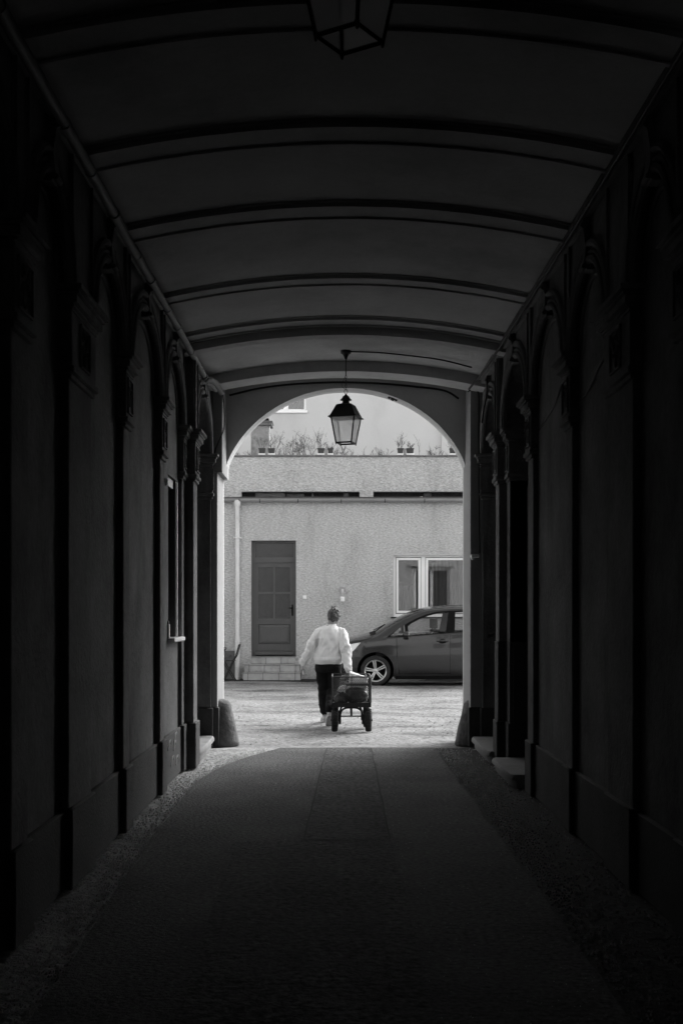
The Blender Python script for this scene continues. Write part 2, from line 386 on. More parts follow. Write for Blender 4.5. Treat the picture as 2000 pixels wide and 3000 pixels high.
# recess doors in the deep bays
def recess_door(x, side, y0, y1, zt):
    i = 1 if side < 0 else -1
    fr = MB().box(x, x+i*.05, y0, y0+.07, .1, zt).box(x, x+i*.05, y1-.07, y1, .1, zt).box(x, x+i*.05, y0+.07, y1-.07, zt-.08, zt)
    d = obj('door', MB().box(x, x+i*.03, y0+.07, y1-.07, .1, zt-.08), 'darkdoor', GB)
    obj('door_frame', fr, 'darkdoor', d)
    p = MB()
    for (a, b) in ((.25,1.0),(1.15,1.95),(2.1,zt-.2)):
        for c in (0, 1):
            ya = y0+.15+c*((y1-y0-.3)/2+.02); p.box(x+i*.028, x+i*.045, ya, ya+(y1-y0-.3)/2-.04, a, b, .006)
    obj('door_panel', p, 'darkdoor', d)
recess_door(-1.779, -1, 12.35, 13.55, 2.7); recess_door(1.949, 1, 12.45, 13.55, 2.7); recess_door(1.859, 1, 10.5, 11.65, 2.7)
# granite rubble dado on the right stepped pier
obj('rough_dado', MB().box(1.69, 1.9, 11.775, 11.81, .44, 1.22, .004).box(1.66, 1.9, 11.79, 12.035, .44, 1.22, .004).box(1.58, 1.8, 12.03, 12.29, .44, 1.22, .004), 'plinth', GB)
# string moulding under the vault
for s, x in ((-1, LF), (1, RF)):
    i = -s
    mb = MB().box(x-i*.1, x+i*.03, -4, 13.76, 3.995, 4.03, .004).box(x-i*.1, x+i*.055, -4, 13.76, 4.03, 4.075, .006)
    obj('cornice', mb, 'plaster', GB)
# vault
def vault_strip(mb, y0, y1, zb, zt=None, x0=-1.62, x1=1.79, n=26, rise=.19):
    for k in range(n):
        xa, xb = x0+(x1-x0)*k/n, x0+(x1-x0)*(k+1)/n
        za, zc = zb+rise*(1-(abs(xa-XC)/HWV)**2), zb+rise*(1-(abs(xb-XC)/HWV)**2)
        ta = zt if zt else za+.2; tb = zt if zt else zc+.2
        mb.rings([[(xa,y,za),(xb,y,zc),(xb,y,tb),(xa,y,ta)] for y in (y0, y1)])
    return mb
vm = MB(); n = 40
rows = []
for y in (-4, 2, 4, 6, 8, 10, 12, 14.31):
    rows.append([Vector((-2.3+4.75*k/n, y, 4.06+.19*(1-(abs(-2.3+4.75*k/n-XC)/HWV)**2))) for k in range(n+1)])
i0 = 0
for r_ in rows: vm.v += r_
for a in range(len(rows)-1):
    for k in range(n): vm.f.append((a*(n+1)+k, a*(n+1)+k+1, (a+1)*(n+1)+k+1, (a+1)*(n+1)+k))
obj('vault', vm, 'ceiling', GB, smooth=True)
obj('floor_above', MB().box(-2.3, 2.45, -4, 14.3, 4.45, 4.6), 'ceiling', GB)
def rib(y0, y1, drop, lip=True):
    mb = vault_strip(MB(), y0, y1, 4.06-drop, 4.3)
    r = obj('rib', mb, 'ceiling', GB)
    if lip:
        obj('rib_moulding', vault_strip(MB(), y1-.001, y1+.03, 4.06-min(drop,.05)-.014, 4.3), 'ceiling', r)
        obj('rib_moulding', vault_strip(MB(), y0-.03, y0+.001, 4.06-min(drop,.03)*.3, 4.3), 'ceiling', r)
for (a, b, d) in ((1.6,1.95,.035),(3.6,3.9,.035),(5.47,5.70,.036),(6.86,7.08,.038),(8.21,8.43,.036),(9.98,10.15,.034),(11.39,11.575,.034),(11.63,11.80,.12)): rib(a, b, d)
rib(13.41, 13.80, .115, False)
# front (courtyard) mass: piers, spandrel with basket arch, facade
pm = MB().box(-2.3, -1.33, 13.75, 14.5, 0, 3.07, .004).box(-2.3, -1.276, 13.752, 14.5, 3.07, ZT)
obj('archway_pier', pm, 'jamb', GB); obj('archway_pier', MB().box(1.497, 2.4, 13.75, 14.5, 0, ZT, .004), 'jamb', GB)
obj('plinth', MB().box(-1.6, -1.312, 13.735, 14.3, 0, .44, .006), 'plinth', GB); obj('plinth', MB().box(1.479, 1.8, 13.735, 14.3, 0, .44, .006), 'plinth', GB)
AC, AA, AR, ASP = .11, 1.387, .91, 3.205
Rr = (AA*AA+AR*AR)/(2*AR); zc0 = ASP+AR-Rr
def archz(x):
    d = x-AC
    c = zc0+math.sqrt(max(0, Rr*Rr-d*d)); e = ASP+AR*math.sqrt(max(0, 1-(d/AA)**2))
    return .8*c+.2*e
sp = MB(); N = 64
for k in range(N):
    t0, t1 = -math.cos(math.pi*k/N), -math.cos(math.pi*(k+1)/N)
    xa, xb = AC+AA*t0, AC+AA*t1
    sp.rings([[(xa,y,archz(xa)),(xb,y,archz(xb)),(xb,y,8.6),(xa,y,8.6)] for y in (14.3, 14.5)])
obj('archway_spandrel', sp, 'spandrel', GB)
# courtyard-side facade
fm = MB()
wins = [(-6.2,-5.0),(-3.4,-2.2),(2.6,3.8),(5.2,6.4)]
xs = [-11]; 
for a, b in wins: xs += [a, b]
xs.append(11)
cols = [(-11,-6.2,0),(-6.2,-5.0,1),(-5.0,-3.4,0),(-3.4,-2.2,1),(-2.2,AC-AA,2),(AC+AA,2.6,3),(2.6,3.8,1),(3.8,5.2,0),(5.2,6.4,1),(6.4,11,0)]
for (a, b, t) in cols:
    if t == 1:
        for (z0, z1) in ((0,1.2),(3.0,5.0),(6.9,8.6)): fm.box(a, b, 14.32, 14.62, z0, z1)
    elif t == 2: fm.box(a, -1.336, 14.502, 14.62, 0, 3.07).box(a, -1.28, 14.502, 14.62, 3.0705, 8.6)
    elif t == 3: fm.box(1.502, b, 14.502, 14.62, 0, 8.6)
    else: fm.box(a, b, 14.32, 14.62, 0, 8.6)
# strip above the arch, flush with the facade
for k in range(N):
    t0, t1 = -math.cos(math.pi*k/N), -math.cos(math.pi*(k+1)/N)
    xa, xb = AC+AA*t0, AC+AA*t1
    fm.rings([[(xa,y,archz(xa)+.003),(xb,y,archz(xb)+.003),(xb,y,8.6),(xa,y,8.6)] for y in (14.503, 14.62)])
obj('courtyard_facade', fm, 'facade', GB, smooth=False)
def facade_window(x0, x1, z0, z1, y):
    fr = MB().box(x0, x0+.08, y-.04, y+.04, z0, z1).box(x1-.08, x1, y-.04, y+.04, z0, z1).box(x0+.08, x1-.08, y-.04, y+.04, z0, z0+.08)
    fr.box(x0+.08, x1-.08, y-.04, y+.04, z1-.08, z1).box((x0+x1)/2-.05, (x0+x1)/2+.05, y-.04, y+.04, z0+.08, z1-.08)
    o = obj('window', fr, 'white', GB); obj('pane', MB().box(x0+.08, x1-.08, y-.02, y-.01, z0+.08, z1-.08), 'darkdoor', o)
    mo = MB().box(x0-.15, x1+.15, 14.615, 14.68, z0-.12, z0-.02).box(x0-.15, x1+.15, 14.615, 14.72, z1+.05, z1+.16)
    obj('window_surround', mo, 'facade', o)
for a, b in wins:
    for (z0, z1) in ((1.2,3.0),(5.0,6.9)): facade_window(a, b, z0, z1, 14.45)
obj('roof', MB().box(-11, 11, 10.5, 14.9, 8.605, 8.8), 'moss', GB)
obj('party_wall', MB().box(-11, -2.31, 13.9, 14.31, 0, 8.6).box(2.46, 11, 13.9, 14.31, 0, 8.6).box(-2.3, 2.45, 13.9, 14.29, 4.61, 8.6), 'facade', GB)
# chipped plaster on the arch edge
ch = MB()
for (x, s) in ((.62,.02),(.66,.03),(.70,.018)): ch.lathe([(.002,-s),(s,-s*.3),(s*.8,s*.4),(.002,s)], (x, 14.42, archz(x)-.006), 'Z', 7)
obj('plaster_crumb', ch, 'plinth', GB)
# door steps
def step(x0, x1, y0, y1, z, side):
    xi = x1 if side < 0 else x0
    outer = x0 if side < 0 else x1
    mb = MB(); c = .05
    i = 1 if side < 0 else -1
    poly = [(outer, y0), (xi-i*.03, y0), (xi, y0+.04), (xi+i*.005, (y0+y1)/2), (xi-i*.004, y1-.06), (xi-i*.03, y1-.01), (outer, y1)]
    rs = []
    for (zz, sh) in ((0,.035),(z*.55,.03),(z*.62,.0),(z-.02,0),(z,.015)):
        rs.append([(px-(i*sh if abs(px-outer) > .001 else 0), max(y0+.0, min(y1, py)), zz) for px, py in poly])
    mb.rings(rs)
    obj('doorstep', mb, 'step', GB)
step(-1.78, -1.345, 12.17, 13.66, .135, -1)
step(1.49, 1.95, 12.2, 13.66, .125, 1)
step(1.475, 1.86, 10.5, 11.77, .115, 1)
# window in the left panel
fw = MB().box(-1.56, -1.52, 10.92, 11.0, 1.29, 2.73).box(-1.56, -1.50, 11.47, 11.55, 1.27, 2.73).box(-1.56, -1.52, 11.0, 11.47, 2.65, 2.73)
wn = obj('window', fw, 'wood', GB)
obj('pane', MB().box(-1.66, -1.645, 11.0, 11.5, 1.29, 2.66), 'darkdoor', wn)
obj('window_sill', MB().box(-1.6, -1.425, 10.86, 11.62, 1.235, 1.275, .008), 'white', wn)
obj('window_trim', MB().box(-1.515, -1.488, 11.5, 11.535, 1.28, 2.72), 'white', wn)

# ------------------------------------------------------------------ guard stones
def guard(x, y, s, label):
    prof = [(.225,0),(.215,.06),(.19,.2),(.158,.33),(.135,.42),(.12,.47),(.09,.505),(.045,.52),(.003,.523)]
    rs = []
    for r, z in prof:
        rs.append([(x+s*(r*math.cos(a)*(1 if math.cos(a)*1 > 0 else .8)), y+.95*r*math.sin(a), z) for a in [2*math.pi*k/22 for k in range(22)]])
    mb = MB().rings(rs)
    for v in mb.v:
        d = noise.noise(v*7)*.014+noise.noise(v*19)*.008; v.x += d; v.y += d; v.z += .01*noise.noise(v*9) if v.z > .3 else 0
    return obj('guard_stone', mb, 'stone', loc=(x, y, 0), smooth=True, label=label, category='guard stone', group='guard stones at the archway')
guard(-1.325, 13.97, 1, 'rounded dark guard stone at the foot of the left archway pier')
guard(1.57, 13.98, -1, 'worn tapered guard stone at the foot of the right archway pier')

# ------------------------------------------------------------------ lanterns
def lantern(cx, cy, zb, ang, label, zceil, sc=1.0, rod=.16):
    t = thing('hanging_lantern', (cx, cy, zb), label, 'lantern', 'lanterns hanging in the passage')
    def sq(r, z): return [Vector((cx+sc*r*math.sin(R(ang)+k*math.pi/2), cy-sc*r*math.cos(R(ang)+k*math.pi/2), zb+sc*z)) for k in range(4)]
    rb, rt = .118, .178
    fr = MB()
    lo, hi = sq(rb, 0), sq(rt, .27)
    for k in range(4):
        fr.tube([lo[k], hi[k]], .0075*sc, 4); fr.tube([lo[k], lo[(k+1)%4]], .009*sc, 4); fr.tube([hi[k], hi[(k+1)%4]], .009*sc, 4)
    for k in range(4): fr.tube([lo[k]-Vector((0,0,.02*sc)), lo[k]+Vector((0,0,.01*sc))], [.004*sc,.01*sc], 6)
    obj('frame', fr, 'iron', t)
    for k in range(4):
        a, b = lo[k].lerp(hi[k], .03), lo[(k+1)%4].lerp(hi[(k+1)%4], .03)
        c, d = hi[(k+1)%4].lerp(lo[(k+1)%4], .02), hi[k].lerp(lo[k], .02)
        obj('pane', MB().quad(a.lerp(b,.03), b.lerp(a,.03), c.lerp(d,.03), d.lerp(c,.03)), 'lglass', t)
    rf_ = MB().rings([sq(.215,.262), sq(.213,.272), sq(.19,.283), sq(.115,.40), sq(.05,.415), sq(.045,.42)])
    obj('roof', rf_, 'iron', t)
    cp = MB().lathe([(.04,.40),(.036,.445),(.036,.447),(.062,.45),(.058,.458),(.042,.472),(.034,.49),(.012,.505),(.006,.52)], (cx,cy,zb), 'Z', 16)
    for k in range(len(cp.v)): cp.v[k] = Vector((cx,cy,zb))+(cp.v[k]-Vector((cx,cy,zb)))*sc
    obj('cap', cp, 'iron', t)
    chn = MB(); z = zb+sc*.52
    ring = [Vector((cx+.018*math.cos(a), cy+.004, z+.022+.024*math.sin(a))) for a in [2*math.pi*k/16 for k in range(16)]]
    chn.tube(ring, .0028, 6, closed=True); z += .044
    ztop = zceil-.085-rod; k = 0
    while z < ztop:
        pl = []
        for q in range(12):
            a = 2*math.pi*q/12; u = .0085*math.cos(a); v = .015*math.sin(a)
            pl.append(Vector((cx+(u if k % 2 else 0), cy+(0 if k % 2 else u), z+.012+v)))
        chn.tube(pl, .0026, 5, closed=True); z += .0235; k += 1
    obj('chain', chn, 'iron', t)
    rd = MB().tube([(cx,cy,ztop-.01),(cx,cy,zceil-.06)], .0055, 8)
    obj('rod', rd, 'iron', t)
    obj('ceiling_rose', MB().lathe([(.012,-.085),(.02,-.06),(.034,-.035),(.05,-.026),(.055,-.02),(.055,.0),(.06,.01)], (cx,cy,zceil), 'Z', 20), 'iron', t)
    wire = MB().tube([(cx,cy,ztop),(cx-.02,cy,ztop-.05),(cx-.045,cy,ztop-.09),(cx-.04,cy,ztop-.13),(cx-.012,cy,ztop-.15)], .0022, 5)
    obj('wire', wire, 'cable', t)
    return t
lantern(.10, 12.9, 3.28, 28, 'black four sided lantern with frosted panes hanging before the bright archway', 4.245)
lantern(.045, 4.25, 3.485, 12, 'shadowed four sided lantern hanging close overhead, its lower end in view', 4.245, 1.0, .06)

# ------------------------------------------------------------------ pipes and cables
pm_ = MB(); pts = [(-1.372+.004*math.sin(y*1.3), y, 3.965+.004*math.sin(y*2.1)) for y in [1+k*.25 for k in range(50)]]
pm_.tube(pts, .03, 10)
P = obj('conduit_pipe', pm_, 'pipe', loc=(-1.37, 13, 3.96), label='long grey conduit pipe running under the vault along the left cornice', category='pipe')
for y in (3.2,5.0,6.2,7.6,9.1,10.6,11.6,12.8): obj('pipe_clamp', MB().tube([(-1.372, y-.018, 3.965),(-1.372, y+.018, 3.965)], .038, 10), 'pipe', P)
for y in (4.1,6.9,8.5,10.0): obj('pipe_clamp', MB().tube([(-1.372, y-.03, 3.965),(-1.372, y+.03, 3.965)], .034, 10), 'pipe', P)
def curve_pts(ps, n=8):
    ps = [Vector(p) for p in ps]; out_ = []
    for i in range(len(ps)-1):
        p0, p1, p2, p3 = ps[max(i-1,0)], ps[i], ps[i+1], ps[min(i+2,len(ps)-1)]
        for k in range(n):
            t = k/n
            out_.append(.5*((2*p1)+(p2-p0)*t+(2*p0-5*p1+4*p2-p3)*t*t+(3*p1-p0-3*p2+p3)*t*t*t))
    out_.append(ps[-1]); return out_
def cable(pts, r, label, m='cable', n=8):
    return obj('cable', MB().tube(curve_pts(pts, n), r, 6), m, loc=tuple(pts[0]), smooth=True, label=label, category='cable')
def pxp(x, y, Y): return ((x-VX)*Y/F, Y, CH+(HY-y)*Y/F)
cable([(1.53,2,3.98),(1.525,4,3.97),(1.53,5.5,3.99),(1.52,6.6,3.965),(1.535,8,3.985),(1.52,9.4,3.96),(1.53,10.4,3.985),(1.51,11.6,3.96),(1.5,12.6,3.97),(1.46,13.55,3.965)], .011, 'loose cable strung under the vault along the right cornice')
cable([(.12,12.88,4.237),(.45,12.87,4.224),(.8,12.88,4.19),(1.1,12.86,4.145),(1.42,12.9,4.075)], .008, 'thin supply cable crossing the vault from the far lantern to the right wall')
cable([(-1.24,14.27,vault(-1.24)-.085)]+[(x,14.275,vault(x)-.062+.006*math.sin(x*7)) for x in (-.9,-.5,0,.5,.9,1.25)]+[(1.42,14.27,3.985)], .012, 'cable fixed where the vault meets the archway spandrel')
cable([pxp(652,1156,13.73), pxp(656,1180,13.73), pxp(658,1230,13.73), pxp(655,1260,13.73), pxp(645,1285,13.73), pxp(632,1315,13.73), pxp(626,1345,13.73), pxp(622,1360,13.72)], .007, 'black cable hanging in a loop down the left archway pier')
cable([pxp(1370,1148,13.72), pxp(1385,1138,13.72), pxp(1398,1146,13.72), pxp(1402,1165,13.72), pxp(1401,1260,13.72), pxp(1402,1350,13.70), pxp(1402,1480,13.71), pxp(1404,1620,13.72)], .007, 'cable dropping down the right archway pier to the white sensor')
cable([pxp(1426,1110,12.9), pxp(1424,1160,12.9), pxp(1416,1200,12.9), pxp(1411,1240,12.9)], .008, 'knotted cable falling from the right cornice beside the arch')
cable([pxp(1990,735,6.9) ,(1.62,7.35,3.05),(1.64,8.0,2.95),(1.635,8.3,2.93)], .007, 'thin sagging cable on the dark right wall beyond the wide pilaster')
cable([pxp(1700,1055,8.62),(1.64,8.9,3.17),(1.64,9.3,3.05),(1.64,9.98,2.98)], .007, 'thin sagging cable on the right wall between two pilasters')
# drooping drain elbow at far left
el = MB().tube(curve_pts([pxp(585,1130,12.9), pxp(598,1116,12.9), pxp(615,1112,13.0), pxp(632,1122,13.3), pxp(640,1136,13.55), pxp(648,1150,13.7)], 6), .034, 10)
el.tube(curve_pts([pxp(603,1122,13.0), pxp(618,1128,13.2), pxp(632,1144,13.5)], 5), .022, 8)
obj('drain_elbow', el, 'pipe', loc=pxp(615,1120,13), smooth=True, label='bent pipe elbow drooping where the left cornice meets the pier', category='pipe')
# white sensor box on right pier
sb = MB().box(*[v for p in ((pxp(1378,0,13.7)[0], pxp(1402,0,13.7)[0]),) for v in p], 13.66, 13.748, 2.113, 2.145, .006)
sroot = thing('motion_sensor', (1.55, 13.748, 2.11), 'small white sensor fixed to the right archway pier', 'sensor')
obj('housing', sb, 'white', sroot); obj('sensor_lens', MB().lathe([(.002,-.03),(.014,-.02),(.02,0)], (1.515,13.70,2.113), 'Z', 12), 'white', sroot)
# box and knob beside the left window
bx = thing('wall_box', (-1.5, 10.84, 1.29), 'small pale box standing at the near end of the white sill', 'box')
obj('box_body', MB().box(-1.515, -1.475, 10.86, 10.91, 1.276, 1.40, .004), 'white', bx); obj('box_lid', MB().box(-1.51, -1.48, 10.865, 10.905, 1.40, 1.43, .006), 'pipe', bx)
kb = MB().lathe([(.004,0),(.03,.004),(.034,.012),(.02,.03),(.012,.035)], (-1.5,10.72,2.64), 'X', 14)
obj('bell_push', kb, 'white', loc=(-1.5,10.72,2.64), smooth=True, label='small round pale knob on the wall beside the left window', category='bell push')
# chalk scribble on plinth, scratch on pier
sc_ = MB(); random.seed(3)
for (cy_, cz_) in ((10.75,.34),(11.1,.3),(10.95,.18),(11.25,.15),(11.15,.37)):
    pts = [Vector((LP+.033, cy_+.09*math.cos(a*1.7)+.03*a*.1, cz_+.04*math.sin(a*2.3))) for a in [k*.35 for k in range(12)]]
    sc_.tube(pts, .0045, 5)
obj('chalk_scribble', sc_, 'chalk', loc=(-1.467,11,.25), label='pale scribbled chalk marks on the left plinth below the window', category='graffiti')
sc_ = MB()
for ps in ([(1430,1868),(1432,1858),(1430,1864),(1434,1868),(1436,1858)], [(1436,1858),(1437,1866),(1441,1864),(1442,1856)], [(1442,1856),(1442,1866),(1443,1858),(1448,1855)]):
    sc_.tube([Vector(pxp(a, b, 13.692)) for a, b in ps], .003, 5)
obj('scrawled_mark', sc_, 'trim', loc=pxp(1437,1862,13.69), label='small dark scrawl on the right reveal beside the archway', category='graffiti')

# ------------------------------------------------------------------ courtyard building
YB = 27.8; SB = F/YB
def bx_(x): return (x-VX)/SB
def bz(y): return CH+(HY-y)/SB
CB = thing('courtyard_building', (0, YB, 0), 'low pebbledashed outbuilding with a gutter and a terrace parapet on top', 'building')
dx0, dx1, dz0, dz1 = bx_(736), bx_(867), .50, bz(1583.5)
wx0, wx1, wz0, wz1 = bx_(1150.5), 3.55, bz(1807), bz(1624)
zt = 4.02
wb = MB().box(-9, dx0, YB, YB+.35, 0, zt).box(dx0, dx1, YB, YB+.35, 0, dz0).box(dx0, dx1, YB, YB+.35, dz1, zt)
wb.box(dx1, wx0, YB, YB+.35, 0, zt).box(wx0, wx1, YB, YB+.35, 0, wz0).box(wx0, wx1, YB, YB+.35, wz1, zt).box(wx1, 4.6, YB, YB+.35, 0, zt).box(4.25, 4.6, YB+.351, YB+14, 0, zt)
obj('wall', wb, 'pebble', CB, smooth=False)
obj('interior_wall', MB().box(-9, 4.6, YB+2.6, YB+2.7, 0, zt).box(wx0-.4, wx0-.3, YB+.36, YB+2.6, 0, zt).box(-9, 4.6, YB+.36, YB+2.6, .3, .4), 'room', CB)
# parapet
YP = YB+.25; SP = F/YP
def pz(y): return CH+(HY-y)/SP
def px_(x): return (x-VX)/SP
zp0, zp1 = pz(1440), pz(1339)
pp = MB().box(-9, 4.6, YP, YP+.22, zp0, zp1)
for (a, b) in ((-9, px_(707)), (px_(1053), px_(1093)), (4.2, 4.6)): pp.box(a, b, YP+.004, YP+.216, 4.0, zp0-.0005)
obj('parapet', pp, 'pebble', CB, smooth=False)
cpm = MB()
for k in range(27):
    a = -9+k*.5; cpm.box(a+.004, a+.496, YP-.035+.006*random.random(), YP+.27, zp1+.002, zp1+.04+.012*random.random(), .006)
obj('coping', cpm, 'coping', CB)
# low lean-to roof, gutter
rm = MB().rings([[(x, YB-.12, 4.045), (x, YB-.12, 4.09), (x, YP+.2, 4.17), (x, YP+.2, 4.10)] for x in (-9, 4.6)])
obj('eaves', rm, 'moss', CB)
gt = MB(); gz = bz(1470)
pr = [(YB-.13+.062*math.cos(R(a)), gz+.045+.07*math.sin(R(a))) for a in range(180, 361, 15)]
pi_ = [(YB-.13+.055*math.cos(R(a)), gz+.047+.063*math.sin(R(a))) for a in range(360, 179, -15)]
gt.prism(pr+pi_, 'X', -9, 4.6)
gt.tube([(-9, YB-.192, gz+.048), (4.6, YB-.192, gz+.048)], .009, 8)
obj('gutter', gt, 'zinc', CB)
br = MB()
for x in (-3.3,-2.18+.0,-1.72,-.86,.11,1.09,1.98,2.9):
    br.tube([Vector((x+.03*math.cos(R(a))*0, YB-.13+.066*math.cos(R(a)), gz+.045+.074*math.sin(R(a)))) for a in range(180, 361, 20)], .008, 6)
obj('gutter_bracket', br, 'trim', CB)
dp = MB(); xd = bx_(696.5); r0 = .05
dp.lathe([(.03,0),(.07,.01),(.078,-.03),(.075,-.08),(.052,-.14),(.05,-.155)], (xd, YB-.13, bz(1468)), 'Z', 18)
dp.tube(curve_pts([(xd,YB-.13,bz(1484)),(xd,YB-.125,bz(1505)),(xd,YB-.09,bz(1522)),(xd,YB-.07,bz(1536)),(xd,YB-.07,bz(1560))], 5), r0, 14)
dp.tube([(xd,YB-.07,bz(1558)),(xd,YB-.07,.9)], r0*.97, 14); dp.tube([(xd,YB-.07,.92),(xd,YB-.07,-.01)], r0*1.16, 14)
D = obj('downpipe', dp, 'zincl', CB)
obj('pipe_bracket', MB().box(xd-.085, xd+.09, YB-.13, YB, bz(1578), bz(1575)).lathe([(.056,-.012),(.056,.012)], (xd,YB-.07,bz(1577)), 'Z', 14).box(xd-.06, xd+.075, YB-.12, YB, .84, .865), 'zincl', D)
# clutter in the slot behind the parapet
obj('slot_back', MB().box(-9, 4.6, YP+.9, YP+.95, 4.0, zp0+.3), 'void', CB)  # near-black sheet painted as the shade deep inside the slot
obj('terrace_floor', MB().box(-9, 4.6, YP+.225, YB+14, 3.95, 4.06), 'moss', CB)
def slot(name, a, b, z0, z1, m, lab, cat, sub):
    t = thing(name, (px_((a+b)/2), YP+.35, 4.06), lab, cat)
    obj('slab', MB().box(px_(a), px_(b), YP+.28, YP+.46, 4.061, pz(z0), .01), m, t)
    obj(sub, MB().box(px_(a+3), px_(b-3), YP+.265, YP+.30, 4.075, pz(z0)-.03, .006), m, t)
slot('concrete_trough', 745, 833, 1441, 1453, 'step', 'pale concrete trough seen through the slot on the left', 'trough', 'rim')
slot('timber_block', 838, 890, 1443, 1453, 'coping', 'brown grey block beside the pale trough in the slot', 'block', 'end_face')
slot('white_crate', 1006, 1022, 1441, 1452, 'card', 'small upright crate in the slot near its middle pier', 'crate', 'side_board')
slot('timber_block', 1243, 1266, 1441, 1452, 'coping', 'grey block in the slot on the right, under the parapet', 'block', 'end_face')
slot('paving_slab', 912, 918, 1441, 1452, 'step', 'narrow pale slab end in the slot below the lantern', 'slab', 'edge')
lit = MB().rings([[(px_(1225),YP+.05,4.12),(px_(1235),YP+.05,4.115),(px_(1238),YP+.06,4.16),(px_(1229),YP+.07,4.15)], [(px_(1225),YP+.12,4.13),(px_(1235),YP+.12,4.125),(px_(1238),YP+.12,4.165),(px_(1229),YP+.12,4.16)]])
obj('crumpled_paper', lit, 'white', loc=(px_(1230),YP+.1,4.12), label='scrap of white paper on the eaves under the parapet slot', category='litter')
# door
dd = obj('door', MB().box(dx0+.09, dx1-.07, YB+.17, YB+.21, dz0+.02, bz(1648)), 'wood', CB)
fr = MB().box(dx0, dx0+.085, YB+.12, YB+.24, dz0, dz1).box(dx1-.065, dx1, YB+.12, YB+.24, dz0, dz1).box(dx0+.085, dx1-.065, YB+.12, YB+.24, bz(1590), dz1)
fr.box(dx0+.085, dx1-.065, YB+.125, YB+.24, bz(1648), bz(1632))
obj('door_frame', fr, 'wood', dd)
obj('transom_pane', MB().box(dx0+.085, dx1-.065, YB+.18, YB+.19, bz(1632), bz(1590)), 'dglass', dd)
def dX(x): return bx_(640+x/4.9)
def dZ(y): return bz(1560+y/4.9)
for (a, b, c, d) in ((568,782,495,850),(810,1025,495,850),(568,782,882,1235),(810,1025,882,1235)):
    obj('pane', MB().box(dX(a), dX(b), YB+.163, YB+.168, dZ(d), dZ(c)), 'dglass', dd)
lf_ = MB()
lf_.box(dX(510), dX(568), YB+.14, YB+.169, dZ(1700), dZ(437)).box(dX(1025), dX(1083), YB+.14, YB+.169, dZ(1700), dZ(437))
lf_.box(dX(568)+.001, dX(1025)-.001, YB+.14, YB+.169, dZ(495), dZ(437)).box(dX(568)+.001, dX(1025)-.001, YB+.14, YB+.169, dZ(1318), dZ(1235)).box(dX(568)+.001, dX(1025)-.001, YB+.14, YB+.169, dZ(1700), dZ(1605))
lf_.box(dX(782), dX(810), YB+.146, YB+.169, dZ(1235), dZ(495)).box(dX(568)+.001, dX(1025)-.001, YB+.149, YB+.167, dZ(882), dZ(850))
obj('stile', lf_, 'wood', dd)
a, b, c, d = dX(570), dX(1023), dZ(1603), dZ(1320)
rp = MB().rings([[(a,YB+.165,c),(b,YB+.165,c),(b,YB+.165,d),(a,YB+.165,d)], [(a+.01,YB+.155,c+.01),(b-.01,YB+.155,c+.01),(b-.01,YB+.155,d-.01),(a+.01,YB+.155,d-.01)],
                 [(a+.07,YB+.14,c+.06),(b-.07,YB+.14,c+.06),(b-.07,YB+.14,d-.06),(a+.07,YB+.14,d-.06)]])
obj('raised_panel', rp, 'wood', dd, smooth=False)
obj('weather_board', MB().box(dX(510), dX(1083), YB+.09, YB+.17, dZ(1760), dZ(1705), .008), 'wood', dd)
hp = MB().box(dX(1045), dX(1070), YB+.125, YB+.139, dZ(1195), dZ(1035), .003).tube([(dX(1060),YB+.12,dZ(1083)),(dX(1060),YB+.08,dZ(1083)),(dX(1010),YB+.08,dZ(1086))], .011, 8)
obj('door_handle', hp, 'trim', dd)
# steps of pale tiles
def tiled(x0, x1, y0, y1, z0, z1, cuts, name='tiled_step'):
    r = obj(name, MB().box(x0+.008, x1-.008, y0+.008, y1, z0, z1-.008), 'mortar', CB)
    t = MB(); cs = [x0]+cuts+[x1]
    for a, b in zip(cs[:-1], cs[1:]):
        q = random.uniform(-.002,.002)
        t.box(a+.006, b-.006, y0+q, y0+.02, z0+.004, z1-.014, .003).box(a+.006, b-.006, y0-.012+q, y1, z1-.009, z1+.006, .003)
    obj('tile', t, 'tile', r)
tiled(bx_(717.6), bx_(883), YB-.62, YB+.0, 0, .165, [bx_(732), bx_(775), bx_(820), bx_(867)])
tiled(bx_(719.5), bx_(880.5), YB-.34, YB+.0, .175, .335, [bx_(733), bx_(777), bx_(822), bx_(867)])
tiled(bx_(735)+.005, bx_(867)-.005, YB-.05, YB+.20, .345, .497, [bx_(779), bx_(824)])
# window
YW = YB+.12
wf = MB()
def fz(a, b, c, d, y0=0, y1=.08): wf.box(bx_(a), bx_(b), YW+y0, YW+y1, bz(d), bz(c))
xr = wx1
def frame_rect(mb, x0, x1, z0, z1, t, y0, y1):
    mb.box(x0, x0+t, y0, y1, z0, z1).box(x1-t, x1, y0, y1, z0, z1).box(x0+t+.0005, x1-t-.0005, y0, y1, z0, z0+t).box(x0+t+.0005, x1-t-.0005, y0, y1, z1-t, z1)
wfm = MB(); frame_rect(wfm, wx0+.002, wx1-.002, wz0+.002, wz1-.002, .065, YW, YW+.08)
wfm.box(bx_(1234), bx_(1246.5), YW+.001, YW+.079, wz0+.067, wz1-.067)
WN = obj('window', wfm, 'white', CB)
sx = [(bx_(1160.5), bx_(1232.5)), (bx_(1247.5), wx1-.075)]
for (a, b) in sx:
    sm = MB(); frame_rect(sm, a, b, bz(1796), bz(1633.5), .052, YW-.018, YW+.05)
    s_ = obj('sash', sm, 'white', WN)
    g_ = MB(); frame_rect(g_, a-.009, b+.009, bz(1798), bz(1631.5), .009, YW-.004, YW+.02)
    obj('seal', g_, 'trim', WN)
    obj('glass', MB().box(a+.052, b-.052, YW+.012, YW+.016, bz(1796)+.052, bz(1633.5)-.052), 'wglass', WN)
